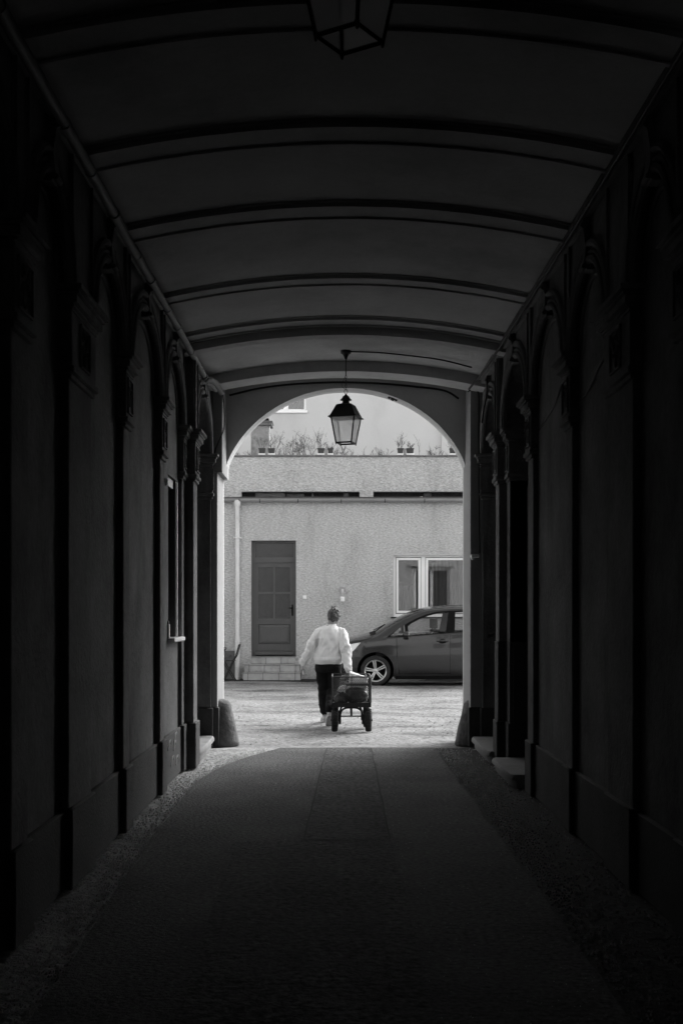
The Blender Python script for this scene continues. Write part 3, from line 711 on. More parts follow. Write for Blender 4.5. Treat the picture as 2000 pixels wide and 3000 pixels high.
obj('window_sill', MB().box(wx0-.05, wx1+.05, YB-.05, YB+.1, wz0-.03, wz0-.004, .005), 'trim', WN)
obj('reveal', MB().box(wx0-.001, wx0+.02, YB+.002, YW, wz0, wz1).box(wx0+.02, wx1, YB+.002, YW, wz1-.02, wz1+.0), 'smooth', WN)
# curtains inside
def curtain(x0, x1, z0, z1, y, amp=.03, fr_=30, lean=0):
    mb = MB(); n = 60; rows = 8; i0 = 0
    for r_ in range(rows+1):
        t = r_/rows
        for k in range(n+1):
            x = x0+(x1-x0)*k/n + lean*t*t*(k/n)
            mb.v.append(Vector((x, y+amp*math.sin(x*fr_)+.01*math.sin(x*71), z1+(z0-z1)*t)))
    for r_ in range(rows):
        for k in range(n): mb.f.append((r_*(n+1)+k, r_*(n+1)+k+1, (r_+1)*(n+1)+k+1, (r_+1)*(n+1)+k))
    obj('curtain', mb, 'curtain', WN, smooth=True)
curtain(1.42, 1.88, wz0, wz0+.72, YW+.45, .012, 12); curtain(1.74, 1.90, wz0, wz1-.3, YW+.3, .02, 40, lean=.05)
curtain(2.06, 2.34, wz0, wz1-.18, YW+.34, .02, 20); curtain(2.30, 3.5, wz0, wz1, YW+.4, .03, 6)
# wall fittings
sw = thing('wall_switch', (bx_(892), YB, bz(1755)), 'small square pale switch box beside the panelled door', 'switch')
obj('cover', MB().box(bx_(887), bx_(897.5), YB-.035, YB, bz(1755), bz(1744.7), .006), 'white', sw)
obj('rocker', MB().box(bx_(889.5), bx_(895), YB-.041, YB-.033, bz(1753), bz(1746.7), .002), 'white', sw)
wlp = thing('wall_lamp', (bx_(1003), YB, bz(1763)), 'wall lamp with clear round globe on a white holder between door and window', 'lamp')
lx = bx_(1003)
obj('holder', MB().lathe([(.045,0),(.05,.02),(.05,.09),(.042,.10)], (lx, YB-.09, bz(1762)), 'Z', 18).box(lx-.05, lx+.05, YB-.06, YB, bz(1762), bz(1748), .008), 'white', wlp)
obj('globe', MB().lathe([(.035,-.085),(.07,-.06),(.092,-.02),(.095,.02),(.08,.06),(.05,.085),(.004,.096)], (lx, YB-.1, bz(1731)), 'Z', 22), 'globe', wlp, smooth=True)
obj('bulb', MB().lathe([(.02,-.09),(.022,-.05),(.034,-.02),(.034,.01),(.02,.035),(.003,.042)], (lx, YB-.1, bz(1731)), 'Z', 14), 'white', wlp, smooth=True)
# exposed brick patch
bk = MB(); random.seed(11)
for row in range(9):
    z = .02+row*.068; off = .12*(row % 2)
    for k in range(8):
        a = -3.2+off+k*.245
        if a+.235 < bx_(690)+.03*random.random(): bk.box(a, a+.233, YB-.045-.008*random.random(), YB+.01, z, z+.056, .005)
obj('brick_patch', bk, 'brick', CB)
obj('brick_mortar', MB().box(-3.3, bx_(688), YB-.035, YB-.002, .0, .64), 'mortar', CB)
# soil strip at the foot of the wall
lane('soil_strip', lambda y: -6, lambda y: 6, 27.15, 27.85, -.006, 'dirt', 0)

# ------------------------------------------------------------------ folding chair and table at left
YC_ = 27.05; SC = F/YC_
def cx_(x): return (x-VX)/SC
def cz_(y): return CH+(HY-y)/SC
FC = thing('folding_chair', (cx_(675), YC_, 0), 'black folding garden chair by the downpipe, half hidden by the pier', 'chair')
for dy in (-.2, .2):
    obj('leg', MB().tube([(cx_(702), YC_+dy, cz_(1888)), (cx_(693), YC_+dy, cz_(1921)), (cx_(686), YC_+dy, cz_(1932)), (cx_(656), YC_+dy, .0)], .012, 6), 'iron', FC)
    obj('leg', MB().tube([(cx_(656), YC_+dy*.9, cz_(1938)), (cx_(690), YC_+dy*.9, .0)], .012, 6), 'iron', FC)
sl = MB()
for k in range(7): sl.box(cx_(655)+k*.038, cx_(655)+k*.038+.028, YC_-.21, YC_+.21, cz_(1936), cz_(1936)+.014)
obj('seat', sl, 'iron', FC)
sl = MB()
for k in range(4):
    t = k/4; x = cx_(702.5)+(cx_(694)-cx_(702.5))*t; z = cz_(1887)+(cz_(1918)-cz_(1887))*t
    sl.rings([[(x-.008,y,z),(x+.008,y,z),(x+.0,y,z-.04),(x-.016,y,z-.04)] for y in (YC_-.2, YC_+.2)])
obj('backrest', sl, 'iron', FC)
TB = thing('bistro_table', (-2.75, YC_, 0), 'black folding bistro table edge seen past the left archway pier', 'table')
tt = MB()
for k in range(8): tt.box(-3.05+k*.077, -3.05+k*.077+.066, YC_-.3, YC_+.3, cz_(1899), cz_(1899)+.016)
obj('table_top', tt, 'iron', TB)
for dy in (-.22, .22):
    obj('leg', MB().tube([(cx_(661), YC_+dy, cz_(1900)), (-3.0, YC_+dy, 0)], .011, 6), 'iron', TB); obj('leg', MB().tube([(-3.02, YC_+dy*.9, cz_(1900)), (-2.72, YC_+dy*.9, 0)], .011, 6), 'iron', TB)

# ------------------------------------------------------------------ terrace planters and bare plants
zc_top = zp1+.05
def twig(mb, p, d, L, r, depth, spread=.5, leafmb=None):
    n = 4; pts = [p]; dd_ = d.normalized()
    for k in range(n):
        dd_ = (dd_+Vector((random.gauss(0,.12), random.gauss(0,.12), random.gauss(.03,.08)))).normalized()
        pts.append(pts[-1]+dd_*L/n)
    mb.tube(pts, [r*(1-.6*k/n) for k in range(n+1)], 4, cap=False)
    if leafmb is not None and depth <= 1:
        for q in pts[1:]:
            if random.random() < .6:
                a = Vector((random.uniform(-1,1), random.uniform(-1,1), random.uniform(-.4,1))).normalized()*random.uniform(.01,.022); b = a.orthogonal().normalized()*.006
                leafmb.quad(q, q+a*.5+b, q+a, q+a*.5-b)
    if depth > 0:
        for k in range(random.randint(2, 4)):
            q = pts[random.randint(1, n)]
            nd = (dd_+Vector((random.gauss(0,spread), random.gauss(0,spread), random.gauss(.1,.3)))).normalized()
            twig(mb, q, nd, L*random.uniform(.45,.75), r*.6, depth-1, spread, leafmb)
def plant(name, x, y, z, label, cat, stems, L, r=.006, depth=2, spread=.45, lean=(0,0), leaf=True, group='bare plants on the terrace edge', wide=.05):
    t = thing(name, (x, y, z), label, cat, group)
    a = MB(); b = MB() if leaf else None
    for k in range(stems):
        d = Vector((random.gauss(lean[0], .3), random.gauss(lean[1], .3), 1))
        twig(a, Vector((x+random.uniform(-wide, wide), y+random.uniform(-wide, wide)*.5, z-.01)), d, L*random.uniform(.6,1), r, depth, spread, b)
    obj('stem', a, 'twig', t, smooth=True)
    if b and b.f: obj('foliage', b, 'leaf', t, smooth=False)
    return t
random.seed(21)
PG = 'planter boxes on the terrace coping'
pos = [(758,777,'leftmost planter box, by the patchy chimney'),(786,805,'second planter box from the left, with a spray of twigs'),(930,950,'planter box left of the hanging lantern with a leafy twig plant'),
       (960,976,'small planter box just left of the hanging lantern, nearly bare'),(1163.6,1180.6,'planter box with an upright feathery plant, left one of the right pair'),(1190,1211,'planter box with low thin stems, right one of the right pair'),
       (1316,1333,'planter box with a pale twiggy plant near the right end of the arch'),(1343,1362,'planter box at the far right end, cut off by the archway')]
YQ = YP+.08; SQ = F/YQ
def qx(x): return (x-VX)/SQ
def qz(y): return CH+(HY-y)/SQ
for i, (a, b, lab) in enumerate(pos):
    x0, x1 = qx(a), qx(b); xm = (x0+x1)/2
    t = thing('planter_box', (xm, YQ, zc_top), 'dark '+lab, 'planter', PG)
    zb_, zt_ = zc_top+.035, qz(1314)
    rs = []
    for (z, k) in ((zb_,.012),(zt_-.015,.002),(zt_-.015,-.006),(zt_,-.006),(zt_,.008),(zb_+.02,.02)):
        rs.append([(x0+k,YQ-.075+k,z),(x1-k,YQ-.075+k,z),(x1-k,YQ+.075-k,z),(x0+k,YQ+.075-k,z)])
    obj('box', MB().rings(rs), 'terracotta', t)
    obj('tray', MB().box(x0-.005, x1+.005, YQ-.09, YQ+.09, zc_top+.001, zc_top+.033, .006), 'white', t)
    lv = [(.22,6),(.25,7),(.26,7),(.14,4),(.28,9),(.12,7),(.2,7),(.15,5)][i]
    plant('potted_plant', xm, YQ, zt_-.02, ['thin bare plant rising from the leftmost planter','leaning twig spray in the second planter','leafy tuft in the planter left of the lantern','single short sprig in the planter by the lantern','feathery upright plant in the right pair of planters','low fringe of stems in the right pair of planters','pale twig plant in the planter near the arch end','short sprigs in the planter cut off by the arch'][i],
          'plant', lv[1], lv[0], .0035, 2, .35, group='plants growing in the planter boxes')
bl = MB
for (a, b, lab) in ((777.5,785.5,'pale stone block between the two leftmost planters'),(950.5,959.5,'pale stone block between the planters left of the lantern'),(1181.5,1189,'pale stone block between the right pair of planters'),(1333.5,1342.5,'bright block between the two last planters on the right')):
    obj('stone_block', MB().box(qx(a), qx(b), YQ-.05, YQ+.06, zc_top, qz(1314), .006), 'jamb', loc=(qx((a+b)/2), YQ, zc_top), label=lab, category='block', group='spacer blocks between planters')
# planting on the terrace behind the coping
yt = YP+.55; St = F/yt
def tx(x): return (x-VX)/St
zg = zp1-.05
obj('planting_bed', MB().box(-9, 4.6, YP+.35, YP+1.3, 4.07, zp1-.03, .02), 'dirt', CB)
shr = [(838,.42,6,3,'low tangled bare shrub left of the tall dry stalk'),(858,.50,2,1,'tall dark dry stalk standing among the bare shrubs'),(880,.42,6,3,'dense bare shrub right of the tall dry stalk'),
       (893,.48,2,2,'upright dark stem at the centre of the shrubs'),(912,.40,6,3,'bushy bare shrub left of the lantern'),(942,.46,2,2,'slim pale sapling behind the planter left of the lantern'),
       (980,.30,5,3,'bare shrub directly under the hanging lantern'),(1000,.28,5,3,'spreading twigs below the lantern base'),(1020,.22,5,2,'low twigs just right of the lantern'),
       (1074,.20,2,2,'short dark leafy spike right of the lantern'),(1107,.20,3,2,'pair of short dark spikes midway along the parapet'),(1128,.20,3,3,'small branching twig left of the feathery planter'),
       (1225,.50,1,2,'faint tall thin sapling before the pale wall'),(1257,.40,1,2,'tall leaning dark spike right of the planters'),(1275,.18,6,3,'low mound of fine twigs near the right planters'),(1300,.14,5,2,'sparse low stems beside the last planters'),
       (706,.32,1,2,'dark knotted stem at the far left of the parapet'),(742,.22,5,2,'low stems before the patchy chimney'),(800,.40,3,2,'leaning branch over the left planters')]
for (x, L, ns, dp_, lab) in shr:
    plant('bare_shrub', tx(x), yt, zg, lab, 'shrub', ns, L*(1.0 if ns < 4 else .85)+.06, .0065 if ns < 4 else .0045, dp_, .25 if ns < 4 else .6, leaf=True, wide=.12 if ns > 4 else .02)

# ------------------------------------------------------------------ background buildings
YK = 40.0; SK = F/YK
def kx(x): return (x-VX)/SK
def kz(y): return CH+(HY-y)/SK
BG = thing('rear_apartment_building', (0, YK, 0), 'tall pale rendered apartment building rising behind the terrace', 'building')
wx = [(kx(806)-.04, kx(896)), ]
a0, a1, b0, b1 = kx(776), kx(896), kz(1203), kz(1203)+1.5
bb = MB().box(-16, a0, YK, YK+.4, 0, 9.9).box(a0, a1, YK, YK+.4, 0, b0).box(a0, a1, YK, YK+.4, b1, 9.9).box(a1, 6.5, YK, YK+.4, 0, 9.9)
obj('wall', bb, 'smooth', BG, smooth=False)
wq = MB(); frame_rect(wq, a0, a1, b0, b1, .06, YK+.08, YK+.16); wq.box(kx(829)-.0, kx(844), YK+.081, YK+.159, b0+.061, b1-.061)
W2 = obj('window', wq, 'white', BG)
obj('glass', MB().box(a0+.06, a1-.06, YK+.11, YK+.115, b0+.06, b1-.06), 'wglass', W2)
obj('window_sill', MB().box(a0-.05, a1+.05, YK-.06, YK+.08, b0-.075, b0-.0), 'white', W2)
mb = MB(); n = 70
for r_ in range(2):
    for k in range(n+1):
        x = a0+.07+(a1-a0-.14)*k/n; mb.v.append(Vector((x, YK+.2+.02*math.sin(x*40), b0 if r_ == 0 else b1)))
for k in range(n): mb.f.append((k, k+1, n+1+k+1, n+1+k))
obj('curtain', mb, 'curtain', W2, smooth=True)
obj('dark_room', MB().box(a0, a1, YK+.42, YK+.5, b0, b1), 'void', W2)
obj('wall_projection', MB().box(kx(1292), 6.5, YK-.12, YK-.001, 0, 9.9), 'smooth', BG)
CHM = thing('chimney_stack', (px_(760), 33, 4), 'weathered chimney stack with patchy render and a dark slab on top', 'chimney')
SS = F/33.0
def hx(x): return (x-VX)/SS
def hz(y): return CH+(HY-y)/SS
obj('stack', MB().box(hx(735), hx(787), 33, 33.5, 0, hz(1246), .01), 'chimney', CHM)
obj('cap_slab', MB().box(hx(728), hx(797), 32.92, 33.58, hz(1247), hz(1236), .012).box(hx(728), hx(799), 32.9, 33.6, hz(1238), hz(1234), .006), 'coping', CHM)
obj('flue_cover', MB().box(hx(730), hx(787), 33.0, 33.45, hz(1229), hz(1225.5)).box(hx(735), hx(770), 33.05, 33.4, hz(1234), hz(1229)), 'trim', CHM)
obj('pipe', MB().tube([(hx(789.5), 33.1, 4), (hx(789.5), 33.1, hz(1247))], .015, 8), 'white', CHM)
for s, x in ((-1, -9.3),):
    obj('courtyard_side_wall', MB().box(x, x+s*.4, 14.7, 44, 0, 7), 'facade', loc=(x, 20, 0), label='tall plastered wall closing the courtyard on the %s side, out of sight' % ('left' if s < 0 else 'right'), category='wall')

# ------------------------------------------------------------------ car
def interp(tab, x):
    xs = [t[0] for t in tab]
    if x <= xs[0]: return tab[0][1:]
    if x >= xs[-1]: return tab[-1][1:]
    i = max(k for k in range(len(xs)-1) if xs[k] <= x)
    p1, p2 = tab[i], tab[i+1]; p0 = tab[max(0, i-1)]; p3 = tab[min(len(tab)-1, i+2)]
    t = (x-p1[0])/(p2[0]-p1[0]); o = []
    for k in range(1, len(p1)):
        m1 = (p2[k]-p0[k])/(p2[0]-p0[0])*(p2[0]-p1[0]); m2 = (p3[k]-p1[k])/(p3[0]-p1[0])*(p2[0]-p1[0])
        h = (2*t**3-3*t**2+1)*p1[k]+(t**3-2*t**2+t)*m1+(-2*t**3+3*t**2)*p2[k]+(t**3-t**2)*m2
        o.append(h)
    return tuple(o)
CYN, CHW = 25.15, .905; CYC = CYN+CHW
#      X     hw    zbelt  zrail  zcen  hwr  zbot
CT = [(-.12, .50, .58, .60, .61, .42, .30), (-.07, .62, .68, .70, .72, .50, .24), (.03, .74, .79, .81, .84, .60, .21), (.2, .83, .875, .905, .945, .70, .20),
      (.45, .875, .93, .965, 1.015, .735, .19), (.70, .895, .955, 1.01, 1.085, .75, .19), (.80, .898, .965, 1.035, 1.12, .752, .19), (1.017, .903, .992, 1.145, 1.25, .75, .18), (1.25, .905, 1.008, 1.285, 1.385, .725, .18),
      (1.5, .907, 1.03, 1.405, 1.505, .695, .18), (1.714, .908, 1.046, 1.487, 1.578, .67, .18), (1.95, .91, 1.065, 1.545, 1.63, .65, .18), (2.25, .91, 1.082, 1.572, 1.655, .635, .18),
      (2.7, .908, 1.105, 1.588, 1.672, .625, .18), (3.3, .9, 1.135, 1.575, 1.655, .615, .18), (3.8, .88, 1.155, 1.52, 1.60, .60, .20), (4.1, .85, 1.14, 1.42, 1.50, .58, .22), (4.28, .80, 1.05, 1.2, 1.27, .55, .27), (4.36, .72, .80, .83, .85, .50, .33)]
def half_section(x):
    hw, zb, zr, zc, hwr, z0 = interp(CT, x)
    hb = hw-.055
    low = [(hw-.12, z0), (hw-.045, z0+.02), (hw-.02, z0+.08), (hw-.008, z0+.18 if z0+.18 < zb-.3 else z0+.1), (hw, z0+(zb-z0)*.55), (hw-.002, z0+(zb-z0)*.72), (hw-.016, z0+(zb-z0)*.86), (hb+.012, zb-.025), (hb, zb)]
    side = [(hb+(hwr-hb)*t+.018*math.sin(math.pi*t), zb+(zr-zb)*t) for t in (.12,.35,.6,.85,1.0)]
    k = max(0, min(1, (zr-zb)/.4))
    top = [(hwr*(1-.05*1), zr+(zc-zr)*.16), (hwr*.88, zr+(zc-zr)*.42), (hwr*.7, zr+(zc-zr)*.7), (hwr*.45, zr+(zc-zr)*.88), (hwr*.2, zr+(zc-zr)*.98)]
    return low+side+top
sta = [-.12,-.11,-.095,-.07]+[-.03+.04*k for k in range(108)]+[4.30,4.33,4.35,4.36]
bm = bmesh.new(); prev = None; NB = 9
for x in sta:
    h = half_section(x)
    pts = [(-y, z) for y, z in h]+[(0, interp(CT, x)[3])]+[(y, z) for y, z in reversed(h)]
    # bow the nose and tail in plan
    bow = lambda y: (.22*(abs(y)/.9)**2.2)*max(0, 1-(x+.12)/.5) - (.15*(abs(y)/.9)**2)*max(0, 1-(4.36-x)/.4)
    row = [bm.verts.new((x+bow(y), CYC+y, z)) for y, z in pts]
    if prev:
        for k in range(len(row)-1): bm.faces.new((prev[k], row[k], row[k+1], prev[k+1]))
        bm.faces.new((prev[-1], row[-1], row[0], prev[0]))
    else: bm.faces.new(row)
    prev = row
bm.faces.new(list(reversed(prev)))
def cut_poly(poly, zlo=None, side=True):
    xs_ = [p[0] for p in poly]; zs_ = [p[1] for p in poly]
    bx0, bx1, bz0, bz1 = min(xs_)-.06, max(xs_)+.06, min(zs_)-.06, max(zs_)+.06
    for i in range(len(poly)):
        a, b = poly[i], poly[(i+1) % len(poly)]
        nrm = Vector((b[1]-a[1], 0, -(b[0]-a[0]))).normalized()
        fs = [f for f in bm.faces if bx0 < f.calc_center_median().x < bx1 and bz0 < f.calc_center_median().z < bz1 and abs(f.calc_center_median().y-CYC) > .5]
        ge = list({e for f in fs for e in f.edges})+fs+list({v for f in fs for v in f.verts})
        bmesh.ops.bisect_plane(bm, geom=ge, dist=1e-5, plane_co=(a[0], 0, a[1]), plane_no=nrm)
def inside(poly, x, z):
    c = False; j = len(poly)-1
    for i in range(len(poly)):
        if (poly[i][1] > z) != (poly[j][1] > z) and x < (poly[j][0]-poly[i][0])*(z-poly[i][1])/(poly[j][1]-poly[i][1])+poly[i][0]: c = not c
        j = i
    return c
def CX(x): return .105+x*.001788
def CZ(y): return 2.8665-y*.001788
quarter = [(CX(560), CZ(1036)), (CX(735), CZ(1020)), (CX(722), CZ(905)), (CX(660), CZ(945))]
fwin = [(CX(768), CZ(1022)), (CX(1195), CZ(990)), (CX(1232), CZ(765)), (CX(1130), CZ(768)), (CX(1010), CZ(797)), (CX(900), CZ(838)), (CX(800), CZ(890)), (CX(762), CZ(920))]
rwin = [(CX(1297), CZ(982)), (3.22, 1.16), (3.22, 1.50), (2.9, 1.525), (CX(1312), CZ(762))]
qwin = [(3.30, 1.17), (3.78, 1.22), (3.62, 1.42), (3.30, 1.49)]
dlo = [(CX(510), CZ(1050)), (CX(900), CZ(1032)), (CX(1240), CZ(998)), (3.3, 1.15), (3.95, 1.21), (3.7, 1.46), (3.3, 1.525), (2.7, 1.548), (CX(1240), CZ(742)), (CX(1100), CZ(752)), (CX(980), CZ(783)), (CX(870), CZ(825)), (CX(760), CZ(882)), (CX(640), CZ(958))]
fdoor = [(1.238, 1.03), (1.238, .80), (1.262, .45), (1.29, .255), (2.325, .255), (2.325, 1.088), (2.0, 1.06), (1.5, 1.022)]
rdoor = [(2.335, 1.088), (2.335, .255), (3.22, .255), (3.3, .55), (3.36, .75), (3.36, 1.14)]
seamf = [(1.228, 1.04), (1.228, .8), (1.252, .45), (1.282, .245), (2.33, .245), (2.33, 1.10)]
head = [(.05, .70), (.26, .685), (.35, .72), (.50, .89), (.30, .855), (.07, .80)]
hoodseam = [(.30,.868),(.50,.912),(.72,.985),(.76,1.035),(.752,1.037),(.712,.992),(.49,.921),(.29,.877)]
def circle(cx, cz, r, n=28): return [(cx+r*math.cos(2*math.pi*k/n), cz+r*math.sin(2*math.pi*k/n)) for k in range(n)]
WX1, WX2, WZ = .802, 3.53, .31
arch1, arch2 = circle(WX1, WZ+.01, .375), circle(WX2, WZ+.01, .375)
lip1, lip2 = circle(WX1, WZ+.01, .392), circle(WX2, WZ+.01, .392)
for p in (arch1, arch2, lip1, lip2, dlo, quarter, fwin, rwin, qwin, fdoor, rdoor, head, hoodseam): cut_poly(p)
cut_poly([(2.325, .255), (2.335, .255), (2.335, 1.088), (2.325, 1.088)]); cut_poly([(1.2,.247),(3.3,.247),(3.3,.255),(1.2,.255)]); cut_poly([(1.228,.255),(1.238,.8),(1.238,1.03),(1.228,1.03)])
cut_poly([(.3,.150),(4.2,.150),(4.2,.232),(.3,.232)])
groups = {}
bm.normal_update(); bm.verts.index_update()
kill = []
for f in bm.faces:
    c = f.calc_center_median(); yy = abs(c.y-CYC); x, z = c.x, c.z
    hw, zb, zr, zc, hwr, z0 = interp(CT, x)
    side = yy > .5
    k = 'body'
    if side and (inside(arch1, x, z) or inside(arch2, x, z)): kill.append(f); continue
    if side and (inside(lip1, x, z) or inside(lip2, x, z)) : k = 'arch_lip'
    elif side and z > zb-.01 and inside(dlo, x, z):
        k = 'window_trim'
        if inside(fwin, x, z) or inside(rwin, x, z) or inside(qwin, x, z) or inside(quarter, x, z): k = 'side_window'
    elif side and inside(head, x, z) : k = 'headlight'
    elif side and inside(fdoor, x, z): k = 'front_door'
    elif side and inside(rdoor, x, z): k = 'rear_door'
    elif side and inside(seamf, x, z) and z < 1.06: k = 'window_trim'
    elif side and (inside(hoodseam, x, z) or (z < .234 and x > .9)): k = 'window_trim' if inside(hoodseam, x, z) else 'body'
    elif z > zr-.005 and yy < hwr*.93 and .82 < x < 1.80: k = 'windscreen'
    elif z > zr-.005 and yy < hwr*.93 and .70 < x <= .82: k = 'cowl'
    elif z > zr-.005 and yy < hwr*.85 and 3.95 < x < 4.25: k = 'rear_screen'
    key = k + ('_n' if c.y < CYC else '_f') if k in ('side_window','front_door','rear_door','headlight','window_trim','arch_lip') else k
    groups.setdefault(key, []).append(f)
CAR = thing('parked_car', (2.1, CYC, 0), 'dark grey compact people carrier parked along the outbuilding under its window', 'car')
cmats = dict(body='paint', arch_lip='paint', window_trim='trim', side_window='cglass', headlight='lens', front_door='paint', rear_door='paint', windscreen='cglass', cowl='trim', rear_screen='cglass')
carparts = {}
me0 = bpy.data.meshes.new('tmp')
for key, fs in groups.items():
    base = key[:-2] if key.endswith(('_n', '_f')) else key
    mb = MB(); idx = {}
    for f in fs:
        q = []
        for v in f.verts:
            kk = v.index
            if kk not in idx: idx[kk] = len(mb.v); mb.v.append(v.co.copy())
            q.append(idx[kk])
        mb.f.append(tuple(q))
    nm = {'front_door':'door', 'rear_door':'door'}.get(base, base)
    if base == 'side_window':
        # one pane per opening
        for poly in (fwin, rwin, qwin, quarter):
            sub = MB(); sub.v = [v.copy() for v in mb.v]
            sub.f = [f for f in mb.f if inside(poly, sum(mb.v[i].x for i in f)/len(f), sum(mb.v[i].z for i in f)/len(f))]
            used = sorted({i for f in sub.f for i in f}); rm_ = {i: k for k, i in enumerate(used)}
            sub.v = [sub.v[i] for i in used]; sub.f = [tuple(rm_[i] for i in f) for f in sub.f]
            if sub.f: obj('side_window', sub, 'cglass', CAR, smooth=True)
        continue
    carparts[key] = obj(nm, mb, cmats[base], CAR, smooth='auto' if base in ('body',) else True)
bm.free()
# smooth body normals everywhere except real creases
for o in CAR.children:
    if o.type == 'MESH' and o.name.startswith(('body', 'door')): o.data.set_sharp_from_angle(angle=R(55))
# wheel wells, floor, interior
ww = MB()
for x in (WX1, WX2):
    ww.rings([[(a, y, max(b, .2)) for a, b in circle(x, WZ+.01, .378, 24)] for y in (CYN+.02, CYN+.36)]).rings([[(a, y, max(b, .2)) for a, b in circle(x, WZ+.01, .378, 24)] for y in (CYN+2*CHW-.36, CYN+2*CHW-.02)])
wwm = MB()
for x in (WX1, WX2):
    for (ya, yb) in ((CYN+.03, CYN+.36), (CYN+2*CHW-.03, CYN+2*CHW-.36)):
        wwm = MB(); c_ = circle(x, WZ+.01, .376, 24); i0 = len(wwm.v)
        for y in (ya, yb): wwm.v += [Vector((a, y, b)) for a, b in c_]
        for k in range(24):
            if max(c_[k][1], c_[(k+1) % 24][1]) > .22: wwm.f.append((i0+k, i0+(k+1) % 24, i0+24+(k+1) % 24, i0+24+k))
        wwm.f.append(tuple(i0+24+k for k in range(24)))
        obj('wheel_well', wwm, 'trim', CAR)

obj('underbody', MB().box(.25, 4.2, CYN+.4, CYN+2*CHW-.4, .2, .24).box(1.22, 3.12, CYN+.07, CYN+2*CHW-.07, .13, .235), 'trim', CAR)  # floor pan, plus a black skirt added to darken the gap beneath
dsh = MB().rings([[(.82, y, .9), (1.05, y, 1.06), (1.35, y, 1.04), (1.42, y, .93), (1.4, y, .6), (.82, y, .6)] for y in (CYN+.16, CYN+2*CHW-.16)])
obj('dashboard', dsh, 'seat', CAR)
for (x, y) in ((1.85, CYC-.38), (1.85, CYC+.38), (2.75, CYC-.42), (2.75, CYC+.42)):
    s_ = MB().rings([[(x+dx*1.0, y+dy, z) for dx, dy in ((-.05-.0,-w_),(.07,-w_*.9),(.07,w_*.9),(-.05,w_))] for z, w_ in ((.55,.22),(.8,.24),(1.05,.2),(1.15,.14))])
    k0 = len(s_.v)
    for v in s_.v: v.x += (v.z-.55)*.38
    s_.box(x-.42, x+.1, y-.24, y+.24, .42, .58, .03)
    s_.rings([[(x+.21+dx, y+dy, z) for dx, dy in ((-.05,-w_),(.04,-w_*.9),(.04,w_*.9),(-.05,w_))] for z, w_ in ((1.17,.09),(1.22,.13),(1.33,.12),(1.37,.08))]).tube([(x+.2,y-.05,1.1),(x+.21,y-.05,1.2)],.008,6).tube([(x+.2,y+.05,1.1),(x+.21,y+.05,1.2)],.008,6)
    obj('seat', s_, 'seat', CAR)
stw = MB().tube([Vector((1.42+.06*math.sin(a), CYC-.38+.18*math.cos(a), 1.02+.17*math.sin(a))) for a in [2*math.pi*k/20 for k in range(20)]], .014, 6, closed=True).tube([(1.42,CYC-.38,1.02),(1.3,CYC-.38,.98)],.04,8)
obj('steering_wheel', stw, 'trim', CAR)
# wheels
def wheel(x, side):
    y = CYN+.012 if side < 0 else CYN+2*CHW-.012; s = 1 if side < 0 else -1
    ty = MB().lathe([(.215,.01),(.235,.0),(.27,-.004),(.295,.008),(.308,.03),(.31,.06),(.31,.15),(.305,.19),(.27,.205),(.215,.2),(.214,.1),(.215,.01)], (0,0,0), 'Y', 48, cap=False)
    for v in ty.v: v.y *= s; v += Vector((x, y, WZ))
    w_ = obj('wheel', ty, 'rubber', CAR)
    rm = MB().lathe([(.222,.006),(.226,.0),(.212,.008),(.204,.02),(.2,.06),(.2,.17),(.12,.175)], (0,0,0), 'Y', 48, cap=False)
    for k in range(5):
        for d in (-1, 1):
            a = R(90+72*k+8)+d*.115; i0 = len(rm.v)
            p = []
            for (rr, wd_, yy) in ((.035,.013,.035),(.09,.0125,.022),(.16,.012,.012),(.207,.014,.012)):
                a_ = R(90+72*k+8)+d*(.115+.05*(1-rr/.2)*0)
                u = Vector((math.cos(a_), 0, math.sin(a_))); t_ = Vector((-u.z, 0, u.x)); off = t_*d*.012*(1-rr/.2)
                c_ = u*rr+off
                p.append([c_+t_*wd_+Vector((0,yy,0)), c_+t_*wd_*.5+Vector((0,yy-.006,0)), c_-t_*wd_*.5+Vector((0,yy-.006,0)), c_-t_*wd_+Vector((0,yy,0)), c_-t_*wd_+Vector((0,yy+.03,0)), c_+t_*wd_+Vector((0,yy+.03,0))])
            rm.rings(p)
    rm.lathe([(.003,.018),(.028,.02),(.04,.03),(.042,.07),(.003,.07)], (0,0,0), 'Y', 20)
    for v in rm.v: v.y *= s; v += Vector((x, y, WZ))
    obj('rim', rm, 'alloy', w_)
    bd_ = MB().lathe([(.003,.10),(.13,.10),(.13,.115),(.003,.115)], (0,0,0), 'Y', 28).lathe([(.003,.12),(.2,.12),(.2,.13),(.003,.13)], (0,0,0), 'Y', 28)
    for v in bd_.v: v.y *= s; v += Vector((x, y, WZ))
    obj('brake_disc', bd_, 'trim', w_)
for x in (WX1, WX2):
    wheel(x, -1); wheel(x, 1)
